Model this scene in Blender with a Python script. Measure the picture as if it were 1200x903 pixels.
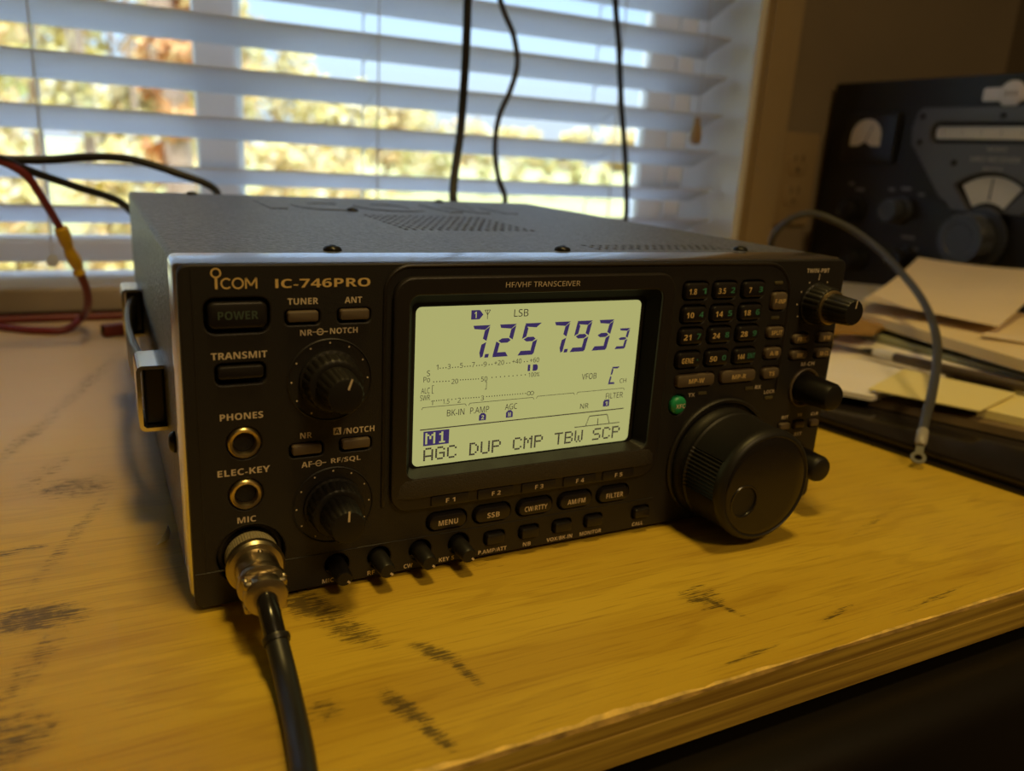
import bpy, bmesh, math, random
from mathutils import Vector, Matrix, noise
PI = math.pi
sc = bpy.context.scene
for o in list(bpy.data.objects): bpy.data.objects.remove(o)

# ------------------------------------------------------------------ camera
FPX = 941.95
CAM = Vector((-0.01971, -0.26038, 0.15728))
ROT = (1.28960978, -0.05822115, -0.46628670)
cd = bpy.data.cameras.new('camera'); cam = bpy.data.objects.new('camera', cd)
sc.collection.objects.link(cam); sc.camera = cam
cam.location = CAM; cam.rotation_euler = ROT
cd.sensor_width = 36; cd.lens = 36 * FPX / 1200; cd.clip_start = .01; cd.clip_end = 300
cd.dof.use_dof = True; cd.dof.focus_distance = 0.300; cd.dof.aperture_fstop = 8.6
from mathutils import Euler
RM = Euler(ROT, 'XYZ').to_matrix()
def at(u, v, axis, val):
    "photo pixel -> point of the place, on the plane axis = val (metres)"
    d = RM @ Vector(((u - 600) / FPX, -(v - 451.5) / FPX, -1))
    return CAM + d * ((val - CAM[axis]) / d[axis])

# ------------------------------------------------------------------ light
sc.view_settings.view_transform = 'Standard'; sc.view_settings.look = 'None'
sc.view_settings.gamma = 1; sc.view_settings.use_curve_mapping = False
sc.view_settings.exposure = 0.0
w = bpy.data.worlds.new('sky'); sc.world = w; w.use_nodes = True
nt = w.node_tree; bg = nt.nodes['Background']
tc = nt.nodes.new('ShaderNodeTexCoord'); sx = nt.nodes.new('ShaderNodeSeparateXYZ')
nt.links.new(tc.outputs['Generated'], sx.inputs[0])
rp = nt.nodes.new('ShaderNodeValToRGB'); nt.links.new(sx.outputs['Z'], rp.inputs[0])
rp.color_ramp.elements[0].position = 0.0; rp.color_ramp.elements[0].color = (.80, .90, 1, 1)
rp.color_ramp.elements[1].position = .6; rp.color_ramp.elements[1].color = (4.2, 5.5, 7.8, 1)
for q_, c_ in ((.10, (.80, 1.08, 1.36, 1)), (.20, (.68, 1.06, 1.55, 1))):
    e = rp.color_ramp.elements.new(q_); e.color = c_
nt.links.new(rp.outputs[0], bg.inputs[0]); bg.inputs[1].default_value = 1.0

def lamp(name, kind, loc, energy, color, **k):
    l = bpy.data.lights.new(name, kind); l.energy = energy; l.color = color
    for a, b in k.items(): setattr(l, a, b)
    o = bpy.data.objects.new(name, l); o.location = loc; sc.collection.objects.link(o); return o
sun = lamp('sun', 'SUN', (0, -5, 20), 2.1, (1, .88, .66), angle=.01); sun.rotation_euler = (math.radians(52), 0, math.radians(-28))
desk_lamp = lamp('desk_lamp', 'SPOT', (.13, -.17, 1.45), 31, (1, .70, .20), shadow_soft_size=.11, spot_size=math.radians(66), spot_blend=.9)
desk_lamp.rotation_euler = (math.radians(2), math.radians(-2), 0)
room_fill = lamp('room_fill', 'AREA', (.35, -1.5, 1.62), 16, (1, .68, .30), shape='DISK', size=.5)  # warm frontal fill added behind the camera, no fixture seen

# ------------------------------------------------------------------ materials
MATS = {}
def mat(name, col, rough=.5, metal=0., bump=0., bscale=800., spec=.5, emis=None, es=1., var=0., vscale=30., coat=0.):
    if name in MATS: return MATS[name]
    m = bpy.data.materials.new(name); m.use_nodes = True; MATS[name] = m
    n = m.node_tree.nodes; l = m.node_tree.links; p = n['Principled BSDF']
    p.inputs['Base Color'].default_value = (*col, 1); p.inputs['Roughness'].default_value = rough
    p.inputs['Metallic'].default_value = metal; p.inputs['Specular IOR Level'].default_value = spec
    p.inputs['Coat Weight'].default_value = coat
    if emis: p.inputs['Emission Color'].default_value = (*emis, 1); p.inputs['Emission Strength'].default_value = es
    if bump or var:
        t = n.new('ShaderNodeTexCoord')
    if bump:
        x = n.new('ShaderNodeTexNoise'); x.inputs['Scale'].default_value = bscale; x.inputs['Detail'].default_value = 2
        b = n.new('ShaderNodeBump'); b.inputs['Strength'].default_value = bump; b.inputs['Distance'].default_value = .0006
        l.new(t.outputs['Object'], x.inputs['Vector']); l.new(x.outputs['Fac'], b.inputs['Height']); l.new(b.outputs[0], p.inputs['Normal'])
    if var:
        x = n.new('ShaderNodeTexNoise'); x.inputs['Scale'].default_value = vscale; x.inputs['Detail'].default_value = 4
        r = n.new('ShaderNodeValToRGB'); r.color_ramp.elements[0].position = .3; r.color_ramp.elements[1].position = .7
        r.color_ramp.elements[0].color = (*[c * (1 - var) for c in col], 1); r.color_ramp.elements[1].color = (*[min(1, c * (1 + var)) for c in col], 1)
        l.new(t.outputs['Object'], x.inputs['Vector']); l.new(x.outputs['Fac'], r.inputs[0]); l.new(r.outputs[0], p.inputs['Base Color'])
    return m
PLA = mat('black_plastic', (.016, .014, .012), .48, bump=.25, bscale=2500)
PLB = mat('bezel_plastic', (.018, .015, .013), .38, bump=.15, bscale=2500)
DARK = mat('dark_recess', (.006, .005, .005), .6)
KEY = mat('key_plastic', (.014, .012, .012), .32)
KEYG = mat('grey_key_plastic', (.115, .085, .055), .42)
KNB = mat('knob_rubber', (.012, .011, .010), .45, spec=.4)
INK = mat('pale_print', (.72, .60, .42), .6)
GOLD = mat('cream_print', (.78, .56, .22), .5)
GRN = mat('green_print', (.05, .25, .15), .6)
DIMG = mat('dim_green_print', (.055, .085, .06), .6)
GKEY = mat('green_key', (.02, .30, .12), .35)
CASE = mat('case_paint', (.084, .088, .098), .40, bump=1.3, bscale=620, var=.8, vscale=520)
TRIM = mat('trim_metal', (.84, .85, .87), .20, metal=1.)
CHR = mat('chrome', (.80, .78, .74), .14, metal=1.)
NIK = mat('nickel', (.50, .43, .29), .30, metal=1.)
KNUR = mat('knurled_metal', (.50, .43, .28), .55, metal=.75)
BRS = mat('jack_brass', (.72, .58, .30), .28, metal=1.)
BRUB = mat('black_rubber', (.014, .013, .013), .36)
STRAP = mat('strap_vinyl', (.05, .05, .055), .35)
SCR = mat('screw_black', (.02, .02, .02), .3, metal=.5)
LCD = mat('lcd_glow', (.02, .02, .01), .35, emis=(.405, .405, .150), es=1.0)
SEG = mat('lcd_segment', (.030, .020, .075), .5, emis=(.034, .024, .105), es=.85)
SEGT = mat('lcd_thin_segment', (.05, .04, .05), .5, emis=(.022, .017, .020), es=.7)
WHITE = mat('white_vinyl', (.84, .84, .84), .4)
BLIND = mat('blind_white', (.80, .80, .80), .45)
CORD = mat('blind_cord', (.55, .54, .52), .8)
TASS = mat('wood_tassel', (.42, .30, .17), .5)
WALL = mat('wall_paint', (.235, .185, .125), .8, bump=.2, bscale=200, var=.06, vscale=6)
CASING = mat('casing_paint', (.40, .30, .17), .5, var=.05, vscale=8)
SILL = mat('sill_paint', (.38, .32, .28), .5, var=.06, vscale=9)
PLATE = mat('outlet_plastic', (.36, .26, .14), .4)
REDW = mat('red_insulation', (.17, .022, .025), .4)
YEL = mat('yellow_vinyl', (.60, .36, .015), .35)
CABK = mat('cable_black', (.016, .016, .017), .42)
CAGY = mat('cable_grey', (.055, .055, .06), .45)
TIN = mat('tinned_terminal', (.13, .125, .11), .6, metal=.4)
CLR = mat('clear_sleeve', (.32, .30, .27), .3)
CREAM = mat('cream_paper', (.80, .65, .45), .75, var=.05, vscale=10)
MANI = mat('manila_card', (.78, .62, .36), .7, var=.05, vscale=12)
WPAP = mat('white_paper', (.88, .82, .76), .75, var=.04, vscale=10)
YPAP = mat('yellow_note', (.82, .71, .32), .75)
GPAP = mat('green_grey_print', (.24, .25, .17), .5, var=.35, vscale=14)
BPAP = mat('dark_blue_print', (.05, .06, .12), .4, var=.6, vscale=25)
BRNP = mat('brown_cover', (.20, .14, .07), .6, var=.3, vscale=30)
GLOSS = mat('gloss_black', (.016, .013, .012), .16, bump=.02, bscale=60)
PENB = mat('pen_barrel', (.075, .055, .042), .35)
PENW = mat('pen_white', (.62, .60, .60), .35)
RCAB = mat('cabinet_black', (.020, .020, .022), .55, bump=.5, bscale=700)
RPAN = mat('receiver_panel', (.017, .017, .019), .5, bump=.3, bscale=900)
RPLT = mat('dial_plate_grey', (.105, .105, .11), .45)
RFAC = mat('dial_paper', (.80, .74, .62), .5)
RWHT = mat('badge_white', (.80, .74, .74), .4)
RKNB = mat('knob_bluegrey', (.050, .056, .075), .4)
CHIP = mat('splinter_pale', (.88, .82, .72), .7)
FLOOR = mat('floor_carpet', (.05, .04, .03), .9, bump=.5, bscale=300, var=.3, vscale=80)
CEIL = mat('ceiling_paint', (.62, .58, .50), .9)
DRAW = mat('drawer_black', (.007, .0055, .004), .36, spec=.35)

def blind_mat():
    m = bpy.data.materials.new('blind_slat_vinyl'); m.use_nodes = True
    n = m.node_tree.nodes; l = m.node_tree.links; p = n['Principled BSDF']
    p.inputs['Base Color'].default_value = (.82, .83, .84, 1); p.inputs['Roughness'].default_value = .45
    t = n.new('ShaderNodeBsdfTranslucent'); t.inputs[0].default_value = (.80, .82, .86, 1)
    x = n.new('ShaderNodeMixShader'); x.inputs[0].default_value = .42
    l.new(p.outputs[0], x.inputs[1]); l.new(t.outputs[0], x.inputs[2]); l.new(x.outputs[0], n['Material Output'].inputs[0]); return m
BLIND = blind_mat()
def glass_mat():
    m = bpy.data.materials.new('window_glass'); m.use_nodes = True
    n = m.node_tree.nodes; l = m.node_tree.links; n.remove(n['Principled BSDF'])
    t = n.new('ShaderNodeBsdfTransparent'); g = n.new('ShaderNodeBsdfGlossy'); g.inputs['Roughness'].default_value = .02
    t.inputs[0].default_value = (.97, .98, .98, 1)
    f = n.new('ShaderNodeFresnel'); f.inputs[0].default_value = 1.3
    x = n.new('ShaderNodeMixShader'); l.new(f.outputs[0], x.inputs[0]); l.new(t.outputs[0], x.inputs[1]); l.new(g.outputs[0], x.inputs[2])
    l.new(x.outputs[0], n['Material Output'].inputs[0]); return m
GLASS = glass_mat()

def wood_mat():
    m = bpy.data.materials.new('plywood'); m.use_nodes = True
    n = m.node_tree.nodes; l = m.node_tree.links; p = n['Principled BSDF']
    def math_(op, a, b=None, c=None):
        q = n.new('ShaderNodeMath'); q.operation = op
        for i, x in enumerate((a, b, c)):
            if x is None: continue
            if isinstance(x, (int, float)): q.inputs[i].default_value = x
            else: l.new(x, q.inputs[i])
        return q.outputs[0]
    def mapr(v, a, b, c=0., d=1.):
        q = n.new('ShaderNodeMapRange'); q.interpolation_type = 'SMOOTHSTEP'; l.new(v, q.inputs[0])
        for i, x in enumerate((a, b, c, d)): q.inputs[i + 1].default_value = x
        return q.outputs[0]
    def mix(f, a, b):
        q = n.new('ShaderNodeMix'); q.data_type = 'RGBA'; l.new(f, q.inputs[0])
        for i, x in ((6, a), (7, b)):
            if isinstance(x, tuple): q.inputs[i].default_value = (*x, 1)
            else: l.new(x, q.inputs[i])
        return q.outputs[2]
    t = n.new('ShaderNodeTexCoord')
    def noise_(scale, sxy, det=4, rough=.55, rot=0., loc=(0, 0, 0)):
        mp = n.new('ShaderNodeMapping'); mp.inputs['Scale'].default_value = sxy; mp.inputs['Rotation'].default_value = (0, 0, rot); mp.inputs['Location'].default_value = loc
        x = n.new('ShaderNodeTexNoise'); x.inputs['Scale'].default_value = scale; x.inputs['Detail'].default_value = det; x.inputs['Roughness'].default_value = rough
        l.new(t.outputs['Object'], mp.inputs[0]); l.new(mp.outputs[0], x.inputs['Vector']); return x.outputs['Fac']
    fine = noise_(1, (28, 900, 900), 3)                 # pores along x
    big = noise_(1, (4, 26, 26), 3)                     # cathedral bands
    rings = math_('SINE', math_('MULTIPLY', big, 46.))
    blot = noise_(1, (9, 14, 14), 4)
    base = mix(mapr(big, .38, .62), (.63, .430, .040), (.53, .340, .030))
    base = mix(math_('MULTIPLY', mapr(rings, .55, 1.), .26), base, (.36, .21, .015))
    base = mix(math_('MULTIPLY', mapr(fine, .50, .76), .50), base, (.27, .145, .015))
    base = mix(math_('MULTIPLY', mapr(blot, .5, .75), .30), base, (.42, .25, .07))
    # paler, greyer tone growing towards the back left
    sp = n.new('ShaderNodeSeparateXYZ'); l.new(t.outputs['Object'], sp.inputs[0])
    worn = math_('MULTIPLY', mapr(math_('ADD', sp.outputs['Y'], math_('MULTIPLY', blot, .10)), +.06, .30), mapr(sp.outputs['X'], .12, -.02))
    base = mix(math_('MULTIPLY', worn, .85), base, (.66, .51, .38))
    # scuffs and dark streaks: x, y, half length, half width, rotation, strength
    streak = noise_(1, (75, 1700, 100), 3, .6, .06)
    streak2 = noise_(1, (300, 300, 300), 3, .6)
    tot = None
    for (x, y, a, b, r, s) in SCUFFS_STREAKS:
        mp = n.new('ShaderNodeMapping'); mp.vector_type = 'TEXTURE'
        mp.inputs['Location'].default_value = (x, y, .75); mp.inputs['Rotation'].default_value = (0, 0, r); mp.inputs['Scale'].default_value = (a * 1.3, b * 1.35, 1)
        l.new(t.outputs['Object'], mp.inputs[0])
        g = n.new('ShaderNodeVectorMath'); g.operation = 'LENGTH'; l.new(mp.outputs[0], g.inputs[0])
        k = math_('MULTIPLY', mapr(g.outputs['Value'], 1.15, .15), s)
        tot = k if tot is None else math_('MAXIMUM', tot, k)
    tex = math_('ADD', math_('MULTIPLY', streak, .75), math_('MULTIPLY', streak2, .25))
    msk = mapr(math_('ADD', math_('MULTIPLY', tot, .86), math_('MULTIPLY', math_('SUBTRACT', tex, .5), 4.4)), .36, .74)
    msk = math_('MULTIPLY', msk, mapr(tot, .02, .25))
    msk = math_('MAXIMUM', msk, math_('MULTIPLY', tot, .24))
    base = mix(math_('MULTIPLY', msk, .80), base, (.030, .022, .014))
    l.new(base, p.inputs['Base Color'])
    p.inputs['Roughness'].default_value = .42; p.inputs['Specular IOR Level'].default_value = .28
    bp = n.new('ShaderNodeBump'); bp.inputs['Strength'].default_value = .35; bp.inputs['Distance'].default_value = .0004
    l.new(fine, bp.inputs['Height']); l.new(bp.outputs[0], p.inputs['Normal'])
    return m
SCUFFS_STREAKS = [(-.048, .017, .0165, .0085, -.12, 1.), (-.058, .070, .012, .0028, .12, .75), (-.038, .128, .016, .013, 0, .62), (-.030, .128, .004, .008, .5, .75),
          (-.036, .080, .050, .0030, 1.25, .38), (-.046, -.008, .030, .005, 1.2, .40), (-.053, -.045, .014, .012, .6, .75),
          (.0375, -.008, .019, .0075, -1.05, 1.), (.046, -.028, .015, .006, -1.0, .8), (.068, -.050, .010, .0034, -.9, .9), (.0735, -.063, .009, .0022, -1.35, .85),
          (.050, -.072, .012, .0036, -1.2, .95), (.0545, -.086, .008, .0026, -1.25, .85), (.1745, -.055, .009, .0075, .9, .72), (.177, -.062, .011, .0018, -1.2, .8), (.0285, -.064, .006, .006, 0, .6),
          (-.060, .205, .045, .005, 1.25, .42), (-.033, .300, .085, .006, 1.30, .36), (-.050, .150, .030, .006, 1.2, .32),  # long faint dark streaks at the back left
          (.10, .0, .02, .002, -.4, .35), (.215, -.083, .012, .0014, .2, .6), (.165, -.091, .016, .0011, .1, .7), (.26, -.090, .02, .0013, .1, .6), (.30, -.03, .03, .002, .3, .25)]
WOOD = wood_mat()
def ply_edge_mat():
    m = bpy.data.materials.new('plywood_edge'); m.use_nodes = True
    n = m.node_tree.nodes; l = m.node_tree.links; p = n['Principled BSDF']
    t = n.new('ShaderNodeTexCoord'); mp = n.new('ShaderNodeMapping'); mp.inputs['Scale'].default_value = (9, 60, 420); l.new(t.outputs['Object'], mp.inputs[0])
    x = n.new('ShaderNodeTexNoise'); x.inputs['Scale'].default_value = 1; x.inputs['Detail'].default_value = 5; l.new(mp.outputs[0], x.inputs['Vector'])
    r = n.new('ShaderNodeValToRGB'); r.color_ramp.elements[0].position = .36; r.color_ramp.elements[0].color = (.33, .19, .025, 1)
    r.color_ramp.elements[1].position = .62; r.color_ramp.elements[1].color = (.66, .44, .06, 1)
    l.new(x.outputs['Fac'], r.inputs[0]); l.new(r.outputs[0], p.inputs['Base Color']); p.inputs['Roughness'].default_value = .6
    return m
EDGE = ply_edge_mat()

# ------------------------------------------------------------------ mesh helpers
MM = .001
def frame_world(u, v, w): return Vector((u, v, w)) * MM                # mm, plain axes
def frame_panel(u, v, w): return Vector((u, -w, v)) * MM               # radio front: right, up, out of the face
def frame_of(o, wd, up=(0, 0, 1)):
    o = Vector(o); wd = Vector(wd).normalized(); u = Vector(up).cross(wd).normalized() if abs(Vector(up).normalized().dot(wd)) < .99 else Vector((1, 0, 0))
    v = wd.cross(u)
    return lambda a, b, c: o + (u * a + v * b + wd * c) * MM
GLY = {}
def sans(s, heavy):
    r = ''
    for ch in s:
        if heavy and ch == 'I': r += chr(0x1D5F9); continue
        r += chr((0x1D5D4 if heavy else 0x1D5A0) + ord(ch) - 65) if ('A' <= ch <= 'Z' and (heavy or ch not in 'I')) else (chr(0x1D5BA + ord(ch) - 97) if 'a' <= ch <= 'z' else (chr((0x1D7EC if heavy else 0x1D7E2) + ord(ch) - 48) if ch.isdigit() else ch))
    return r
def glyphs(s, bold):
    k = (s, bold); s = sans(s, bold > 0)
    if k not in GLY:
        c = bpy.data.curves.new('t', 'FONT'); c.body = s; c.size = 1; c.resolution_u = 3; c.offset = 0; c.fill_mode = 'FRONT'
        o = bpy.data.objects.new('t', c); sc.collection.objects.link(o)
        bpy.context.view_layer.update()
        me = o.evaluated_get(bpy.context.evaluated_depsgraph_get()).to_mesh()
        GLY[k] = ([(v.co.x, min(v.co.y, .724)) for v in me.vertices], [tuple(f.vertices) for f in me.polygons])
        bpy.data.objects.remove(o); bpy.data.curves.remove(c)
    return GLY[k]
class MB:
    def __init__(s, F=frame_world): s.v = []; s.f = []; s.m = []; s.F = F
    def add(s, vs, fs, m=0):
        n = len(s.v); s.v += [s.F(*p) for p in vs]
        for i, f in enumerate(fs): s.f.append(tuple(n + k for k in f)); s.m.append(m if isinstance(m, int) else m[i])
        return s
    def box(s, a, b, c, d, e, f, m=0):
        return s.add([(x, y, z) for x in (a, b) for y in (c, d) for z in (e, f)], [(0, 1, 3, 2), (4, 6, 7, 5), (0, 4, 5, 1), (2, 3, 7, 6), (0, 2, 6, 4), (1, 5, 7, 3)], m)
    def loft(s, rings, m=0, c0=True, c1=True):
        n = len(rings[0]); vs = [p for r in rings for p in r]; fs = []
        for k in range(len(rings) - 1):
            for i in range(n):
                j = (i + 1) % n; fs.append((k * n + i, k * n + j, (k + 1) * n + j, (k + 1) * n + i))
        if c0: fs.append(tuple(reversed(range(n))))
        if c1: fs.append(tuple(range((len(rings) - 1) * n, len(rings) * n)))
        return s.add(vs, fs, m)
    def rr(s, cu, cv, W, H, r, w0, w1, b=.4, m=0, seg=5, shear=0.):
        def ring(d, w): return [(x + shear * (y - cv), y, w) for x, y in rrect(cu, cv, W - 2 * d, H - 2 * d, max(.02, r - d), seg)]
        rings = [ring(0, w0), ring(0, w1 - b)]
        if b > 0: rings += [ring(b * .35, w1 - b * .3), ring(b, w1)]
        return s.loft(rings, m)
    def poly(s, pts, w0, w1, m=0):
        return s.loft([[(x, y, w0) for x, y in pts], [(x, y, w1) for x, y in pts]], m)
    def flat(s, pts, w, m=0): return s.add([(x, y, w) for x, y in pts], [tuple(range(len(pts)))], m)
    def lathe(s, prof, cu=0, cv=0, n=40, m=0, fl=None):
        rings = []
        for q in prof:
            r, w = q[0], q[1]
            rings.append([(cu + math.sin(a) * rr_, cv + math.cos(a) * rr_, w) for a in [2 * PI * i / n for i in range(n)] for rr_ in [r * (1 + (fl(a) if (fl and len(q) > 2 and q[2]) else 0))]])
        k0 = len(s.f); s.loft(rings, m, prof[0][0] > 0, True); return s
    def tube(s, pts, r, n=10, m=0, sub=6, rad=None):
        pts = [Vector(p) for p in pts]
        P = smooth(pts, sub) if sub > 1 else pts
        T = [(P[min(i + 1, len(P) - 1)] - P[max(i - 1, 0)]).normalized() for i in range(len(P))]
        u = T[0].orthogonal().normalized(); rings = []
        for i, p in enumerate(P):
            if i: 
                u = (u - T[i] * u.dot(T[i])).normalized()
            v = T[i].cross(u); R = rad(i / (len(P) - 1)) if rad else r
            rings.append([tuple(p + (u * math.cos(a) + v * math.sin(a)) * R) for a in [2 * PI * k / n for k in range(n)]])
        return s.loft(rings, m)
    def text(s, t, cu, cv, h, w=None, W=.08, m=1, bold=0.012, shear=0., slope=0.):
        V, Fc = glyphs(t, bold)
        x0 = min(p[0] for p in V); x1 = max(p[0] for p in V); y0 = min(p[1] for p in V); y1 = max(p[1] for p in V)
        ky = h / (y1 - y0); kx = (w / (x1 - x0)) if w else ky
        vs = []
        for x, y in V:
            a = (x - (x0 + x1) / 2) * kx; b = (y - (y0 + y1) / 2) * ky
            vs.append((cu + a + shear * b, cv + b, W))
        return s.add(vs, Fc, m)
    def ball(s, c, r, m=0, n=12, k=8, sq=(1, 1, 1)):
        rings = [[(c[0] + r * sq[0] * math.sin(t) * math.cos(a), c[1] + r * sq[1] * math.sin(t) * math.sin(a), c[2] + r * sq[2] * math.cos(t)) for a in [2 * PI * i / n for i in range(n)]] for t in [PI * (j + .02) / (k + .04) for j in range(k + 1)]]
        return s.loft(rings, m)
    def build(s, name, mats, parent=None, smooth_=True, bevel=0., ang=38, at_=None):
        org = Vector(parent['_org']) if parent and '_org' in parent else Vector((0, 0, 0))
        if at_ is not None: org = Vector(at_)
        me = bpy.data.meshes.new(name); me.from_pydata([tuple(p - org) for p in s.v], [], s.f)
        for q in (mats if isinstance(mats, (list, tuple)) else [mats]): me.materials.append(q)
        nm = len(me.materials)
        for p, k in zip(me.polygons, s.m): p.material_index = min(k, nm - 1)
        bm = bmesh.new(); bm.from_mesh(me); bmesh.ops.recalc_face_normals(bm, faces=bm.faces); bm.to_mesh(me); bm.free()
        if smooth_:
            for p in me.polygons: p.use_smooth = True
            me.set_sharp_from_angle(angle=math.radians(ang))
        o = bpy.data.objects.new(name, me); sc.collection.objects.link(o)
        if parent:
            o.parent = parent
            if parent.type == 'MESH': o.location = (0, 0, 0)
        elif at_ is not None: o.location = org
        if bevel:
            b = o.modifiers.new('bevel', 'BEVEL'); b.width = bevel; b.segments = 2; b.limit_method = 'ANGLE'; b.angle_limit = math.radians(50)
        o['_org'] = tuple(org)
        return o
def rrect(cu, cv, W, H, r, seg=5):
    r = min(r, W / 2 - .001, H / 2 - .001); P = []
    for sx_, sy_, a0 in ((1, 1, 0), (-1, 1, 90), (-1, -1, 180), (1, -1, 270)):
        for k in range(seg + 1):
            a = math.radians(a0 + 90 * k / seg); P.append((cu + sx_ * (W / 2 - r) + r * math.cos(a), cv + sy_ * (H / 2 - r) + r * math.sin(a)))
    return P
def smooth(pts, sub):
    out = []; n = len(pts)
    if n == 2: return [pts[0], pts[1]]
    P = [2 * pts[0] - pts[1]] + list(pts) + [2 * pts[-1] - pts[-2]]
    for i in range(1, n):
        p0, p1, p2, p3 = P[i - 1:i + 3]
        t1 = max(1e-6, (p1 - p0).length ** .5); t2 = t1 + max(1e-6, (p2 - p1).length ** .5); t3 = t2 + max(1e-6, (p3 - p2).length ** .5)
        for k in range(sub):
            t = t1 + (t2 - t1) * k / sub
            a1 = p0 * ((t1 - t) / t1) + p1 * (t / t1); a2 = p1 * ((t2 - t) / (t2 - t1)) + p2 * ((t - t1) / (t2 - t1)); a3 = p2 * ((t3 - t) / (t3 - t2)) + p3 * ((t - t2) / (t3 - t2))
            b1 = a1 * ((t2 - t) / t2) + a2 * (t / t2); b2 = a2 * ((t3 - t) / (t3 - t1)) + a3 * ((t - t1) / (t3 - t1))
            out.append(b1 * ((t2 - t) / (t2 - t1)) + b2 * ((t - t1) / (t2 - t1)))
    out.append(pts[-1].copy()); return out
def plate(mb, outline, holes, w0, w1, bev=.3, m=0):
    "flat plate with real holes and softened edges"
    c = bpy.data.curves.new('p', 'CURVE'); c.dimensions = '2D'; c.fill_mode = 'BOTH'; c.extrude = max(0, (w1 - w0) / 2 - bev); c.bevel_depth = bev; c.bevel_resolution = 1; c.offset = -bev
    for P in [outline] + holes:
        sp = c.splines.new('POLY'); sp.points.add(len(P) - 1); sp.use_cyclic_u = True
        for q, p in zip(sp.points, P): q.co = (p[0], p[1], 0, 1)
    o = bpy.data.objects.new('p', c); sc.collection.objects.link(o); bpy.context.view_layer.update()
    me = o.evaluated_get(bpy.context.evaluated_depsgraph_get()).to_mesh()
    mb.add([(v.co.x, v.co.y, v.co.z + (w0 + w1) / 2) for v in me.vertices], [tuple(f.vertices) for f in me.polygons], m)
    bpy.data.objects.remove(o); bpy.data.curves.remove(c); return mb
def thing(name, label, cat, loc, group=None):
    o = bpy.data.objects.new(name, None); sc.collection.objects.link(o); o.location = loc; o.empty_display_size = .05
    o['label'] = label; o['category'] = cat; o['_org'] = tuple(loc)
    if group: o['group'] = group
    return o
def tag(o, label, cat, group=None, kind=None):
    o['label'] = label; o['category'] = cat
    if group: o['group'] = group
    if kind: o['kind'] = kind
    return o
def struct(o): o['kind'] = 'structure'; return o
def M(*p): return [tuple(1000 * c for c in q) for q in p]             # metres -> mm tuples

# ------------------------------------------------------------------ the room
YW = .53                                                              # inner face of the window wall
XW = 1.165                                                            # right wall
WX0, WX1, WZ0, WZ1 = -.48, .683, .027, 1.10                             # window opening
B = lambda *a: MB().box(*[1000 * x for x in a])
m_ = MB()
for a in ((-2.2, WX0, YW, .70, -.75, 1.68), (WX1, XW + .1, YW, .70, -.75, 1.68), (WX0, WX1, YW, .70, -.75, -.031), (WX0, WX1, YW, .70, WZ1, 1.68)): m_.box(*[1000 * x for x in a])
struct(m_.build('wall_back', WALL))
struct(B(XW, XW + .1, -3.2, YW, -.75, 1.68).build('wall_right', WALL))
struct(B(-2.3, -2.2, -3.2, .70, -.75, 1.68).build('wall_left', WALL))
struct(B(-2.3, XW + .1, -3.3, -3.2, -.75, 1.68).build('wall_front', WALL))
struct(B(-2.3, XW + .1, -3.3, .70, -.85, -.75).build('floor', FLOOR))
struct(B(-2.3, XW + .1, -3.3, .70, 1.68, 1.78).build('ceiling', CEIL))
# jambs (white liner), sill, apron, casing
m_ = MB()
m_.box(WX1 * 1000 - .1, WX1 * 1000 + 10, 517, 690, 27.1, 1100); m_.box(WX0 * 1000 - 10, WX0 * 1000 + .1, 517, 690, 27.1, 1100); m_.box(-490, 693, 517, 690, 1090, 1110)
struct(m_.build('trim_1', WHITE, bevel=.0015))
struct(MB().box(-560, 760, 506, 606, 5, 27).build('trim_2', SILL, bevel=.003))          # window stool
m_ = MB()
for x0, x1 in ((693, 749), (-546, -490)):
    m_.box(x0, x1, 516, 530, 27, 1166); m_.box(x0 + 6, x1 - 14, 512, 516, 27, 1160)
m_.box(-490, 693, 516, 530, 1110, 1166)
struct(m_.build('trim_3', CASING, bevel=.002))
struct(MB().box(-546, 749, 516, 530, -60, 5).build('trim_4', SILL, bevel=.002))          # apron under the stool

# window: fixed frame and two sashes
def ringbox(m, x0, x1, z0, z1, y0, y1, w_, wb=None):
    wb = wb or w_
    m.box(x0, x0 + w_, y0, y1, z0, z1); m.box(x1 - w_, x1, y0, y1, z0, z1)
    m.box(x0 + w_, x1 - w_, y0, y1, z0, z0 + wb); m.box(x0 + w_, x1 - w_, y0, y1, z1 - w_, z1); return m
fr = struct(ringbox(MB(), -479.8, 682.8, -30, 1090, 628, 686, 26, 24).build('window_1', WHITE, bevel=.0015))
s1 = ringbox(MB(), -453, 126, -5.9, 1064, 656, 676, 38, 16).build('sash', WHITE, fr, bevel=.0015)
MB().box(-416, 89, 664, 668, 9, 1027).build('pane', GLASS, s1)
s2 = ringbox(MB(), 78, 656, -5.9, 1064, 632, 652, 38, 16).build('sash', WHITE, fr, bevel=.0015)
MB().box(115, 619, 640, 644, 9, 1027).build('pane', GLASS, s2)

struct(MB().box(-520, 723, 686.5, 790, -45, -8).build('trim_5', WHITE, bevel=.003))        # outside ledge of the window

# outlet plate on the wall
t = thing('wall_outlet', 'tan wall outlet plate low on the wall, between window casing and big black receiver', 'outlet', (.783, .53, .146))
MB(lambda u, v, w: Vector((u, 530 - w, v)) * MM).rr(783, 146, 68, 115, 4, 0, 5.5, 2).build('cover_plate', PLATE, t)
for dz in (19.5, -19.5):
    m_ = MB(lambda u, v, w: Vector((u, 530 - w, v)) * MM); m_.rr(783, 146 + dz, 33, 28, 10, 4, 7, .6)
    m_.box(776, 778, 148 + dz, 157 + dz, 6.5, 7.15, 1); m_.box(788, 790, 148 + dz, 157 + dz, 6.5, 7.15, 1); m_.rr(783, 139 + dz, 5, 5, 2.4, 6.5, 7.15, 0, 1)
    m_.build('receptacle', [PLATE, DARK], t)

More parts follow.
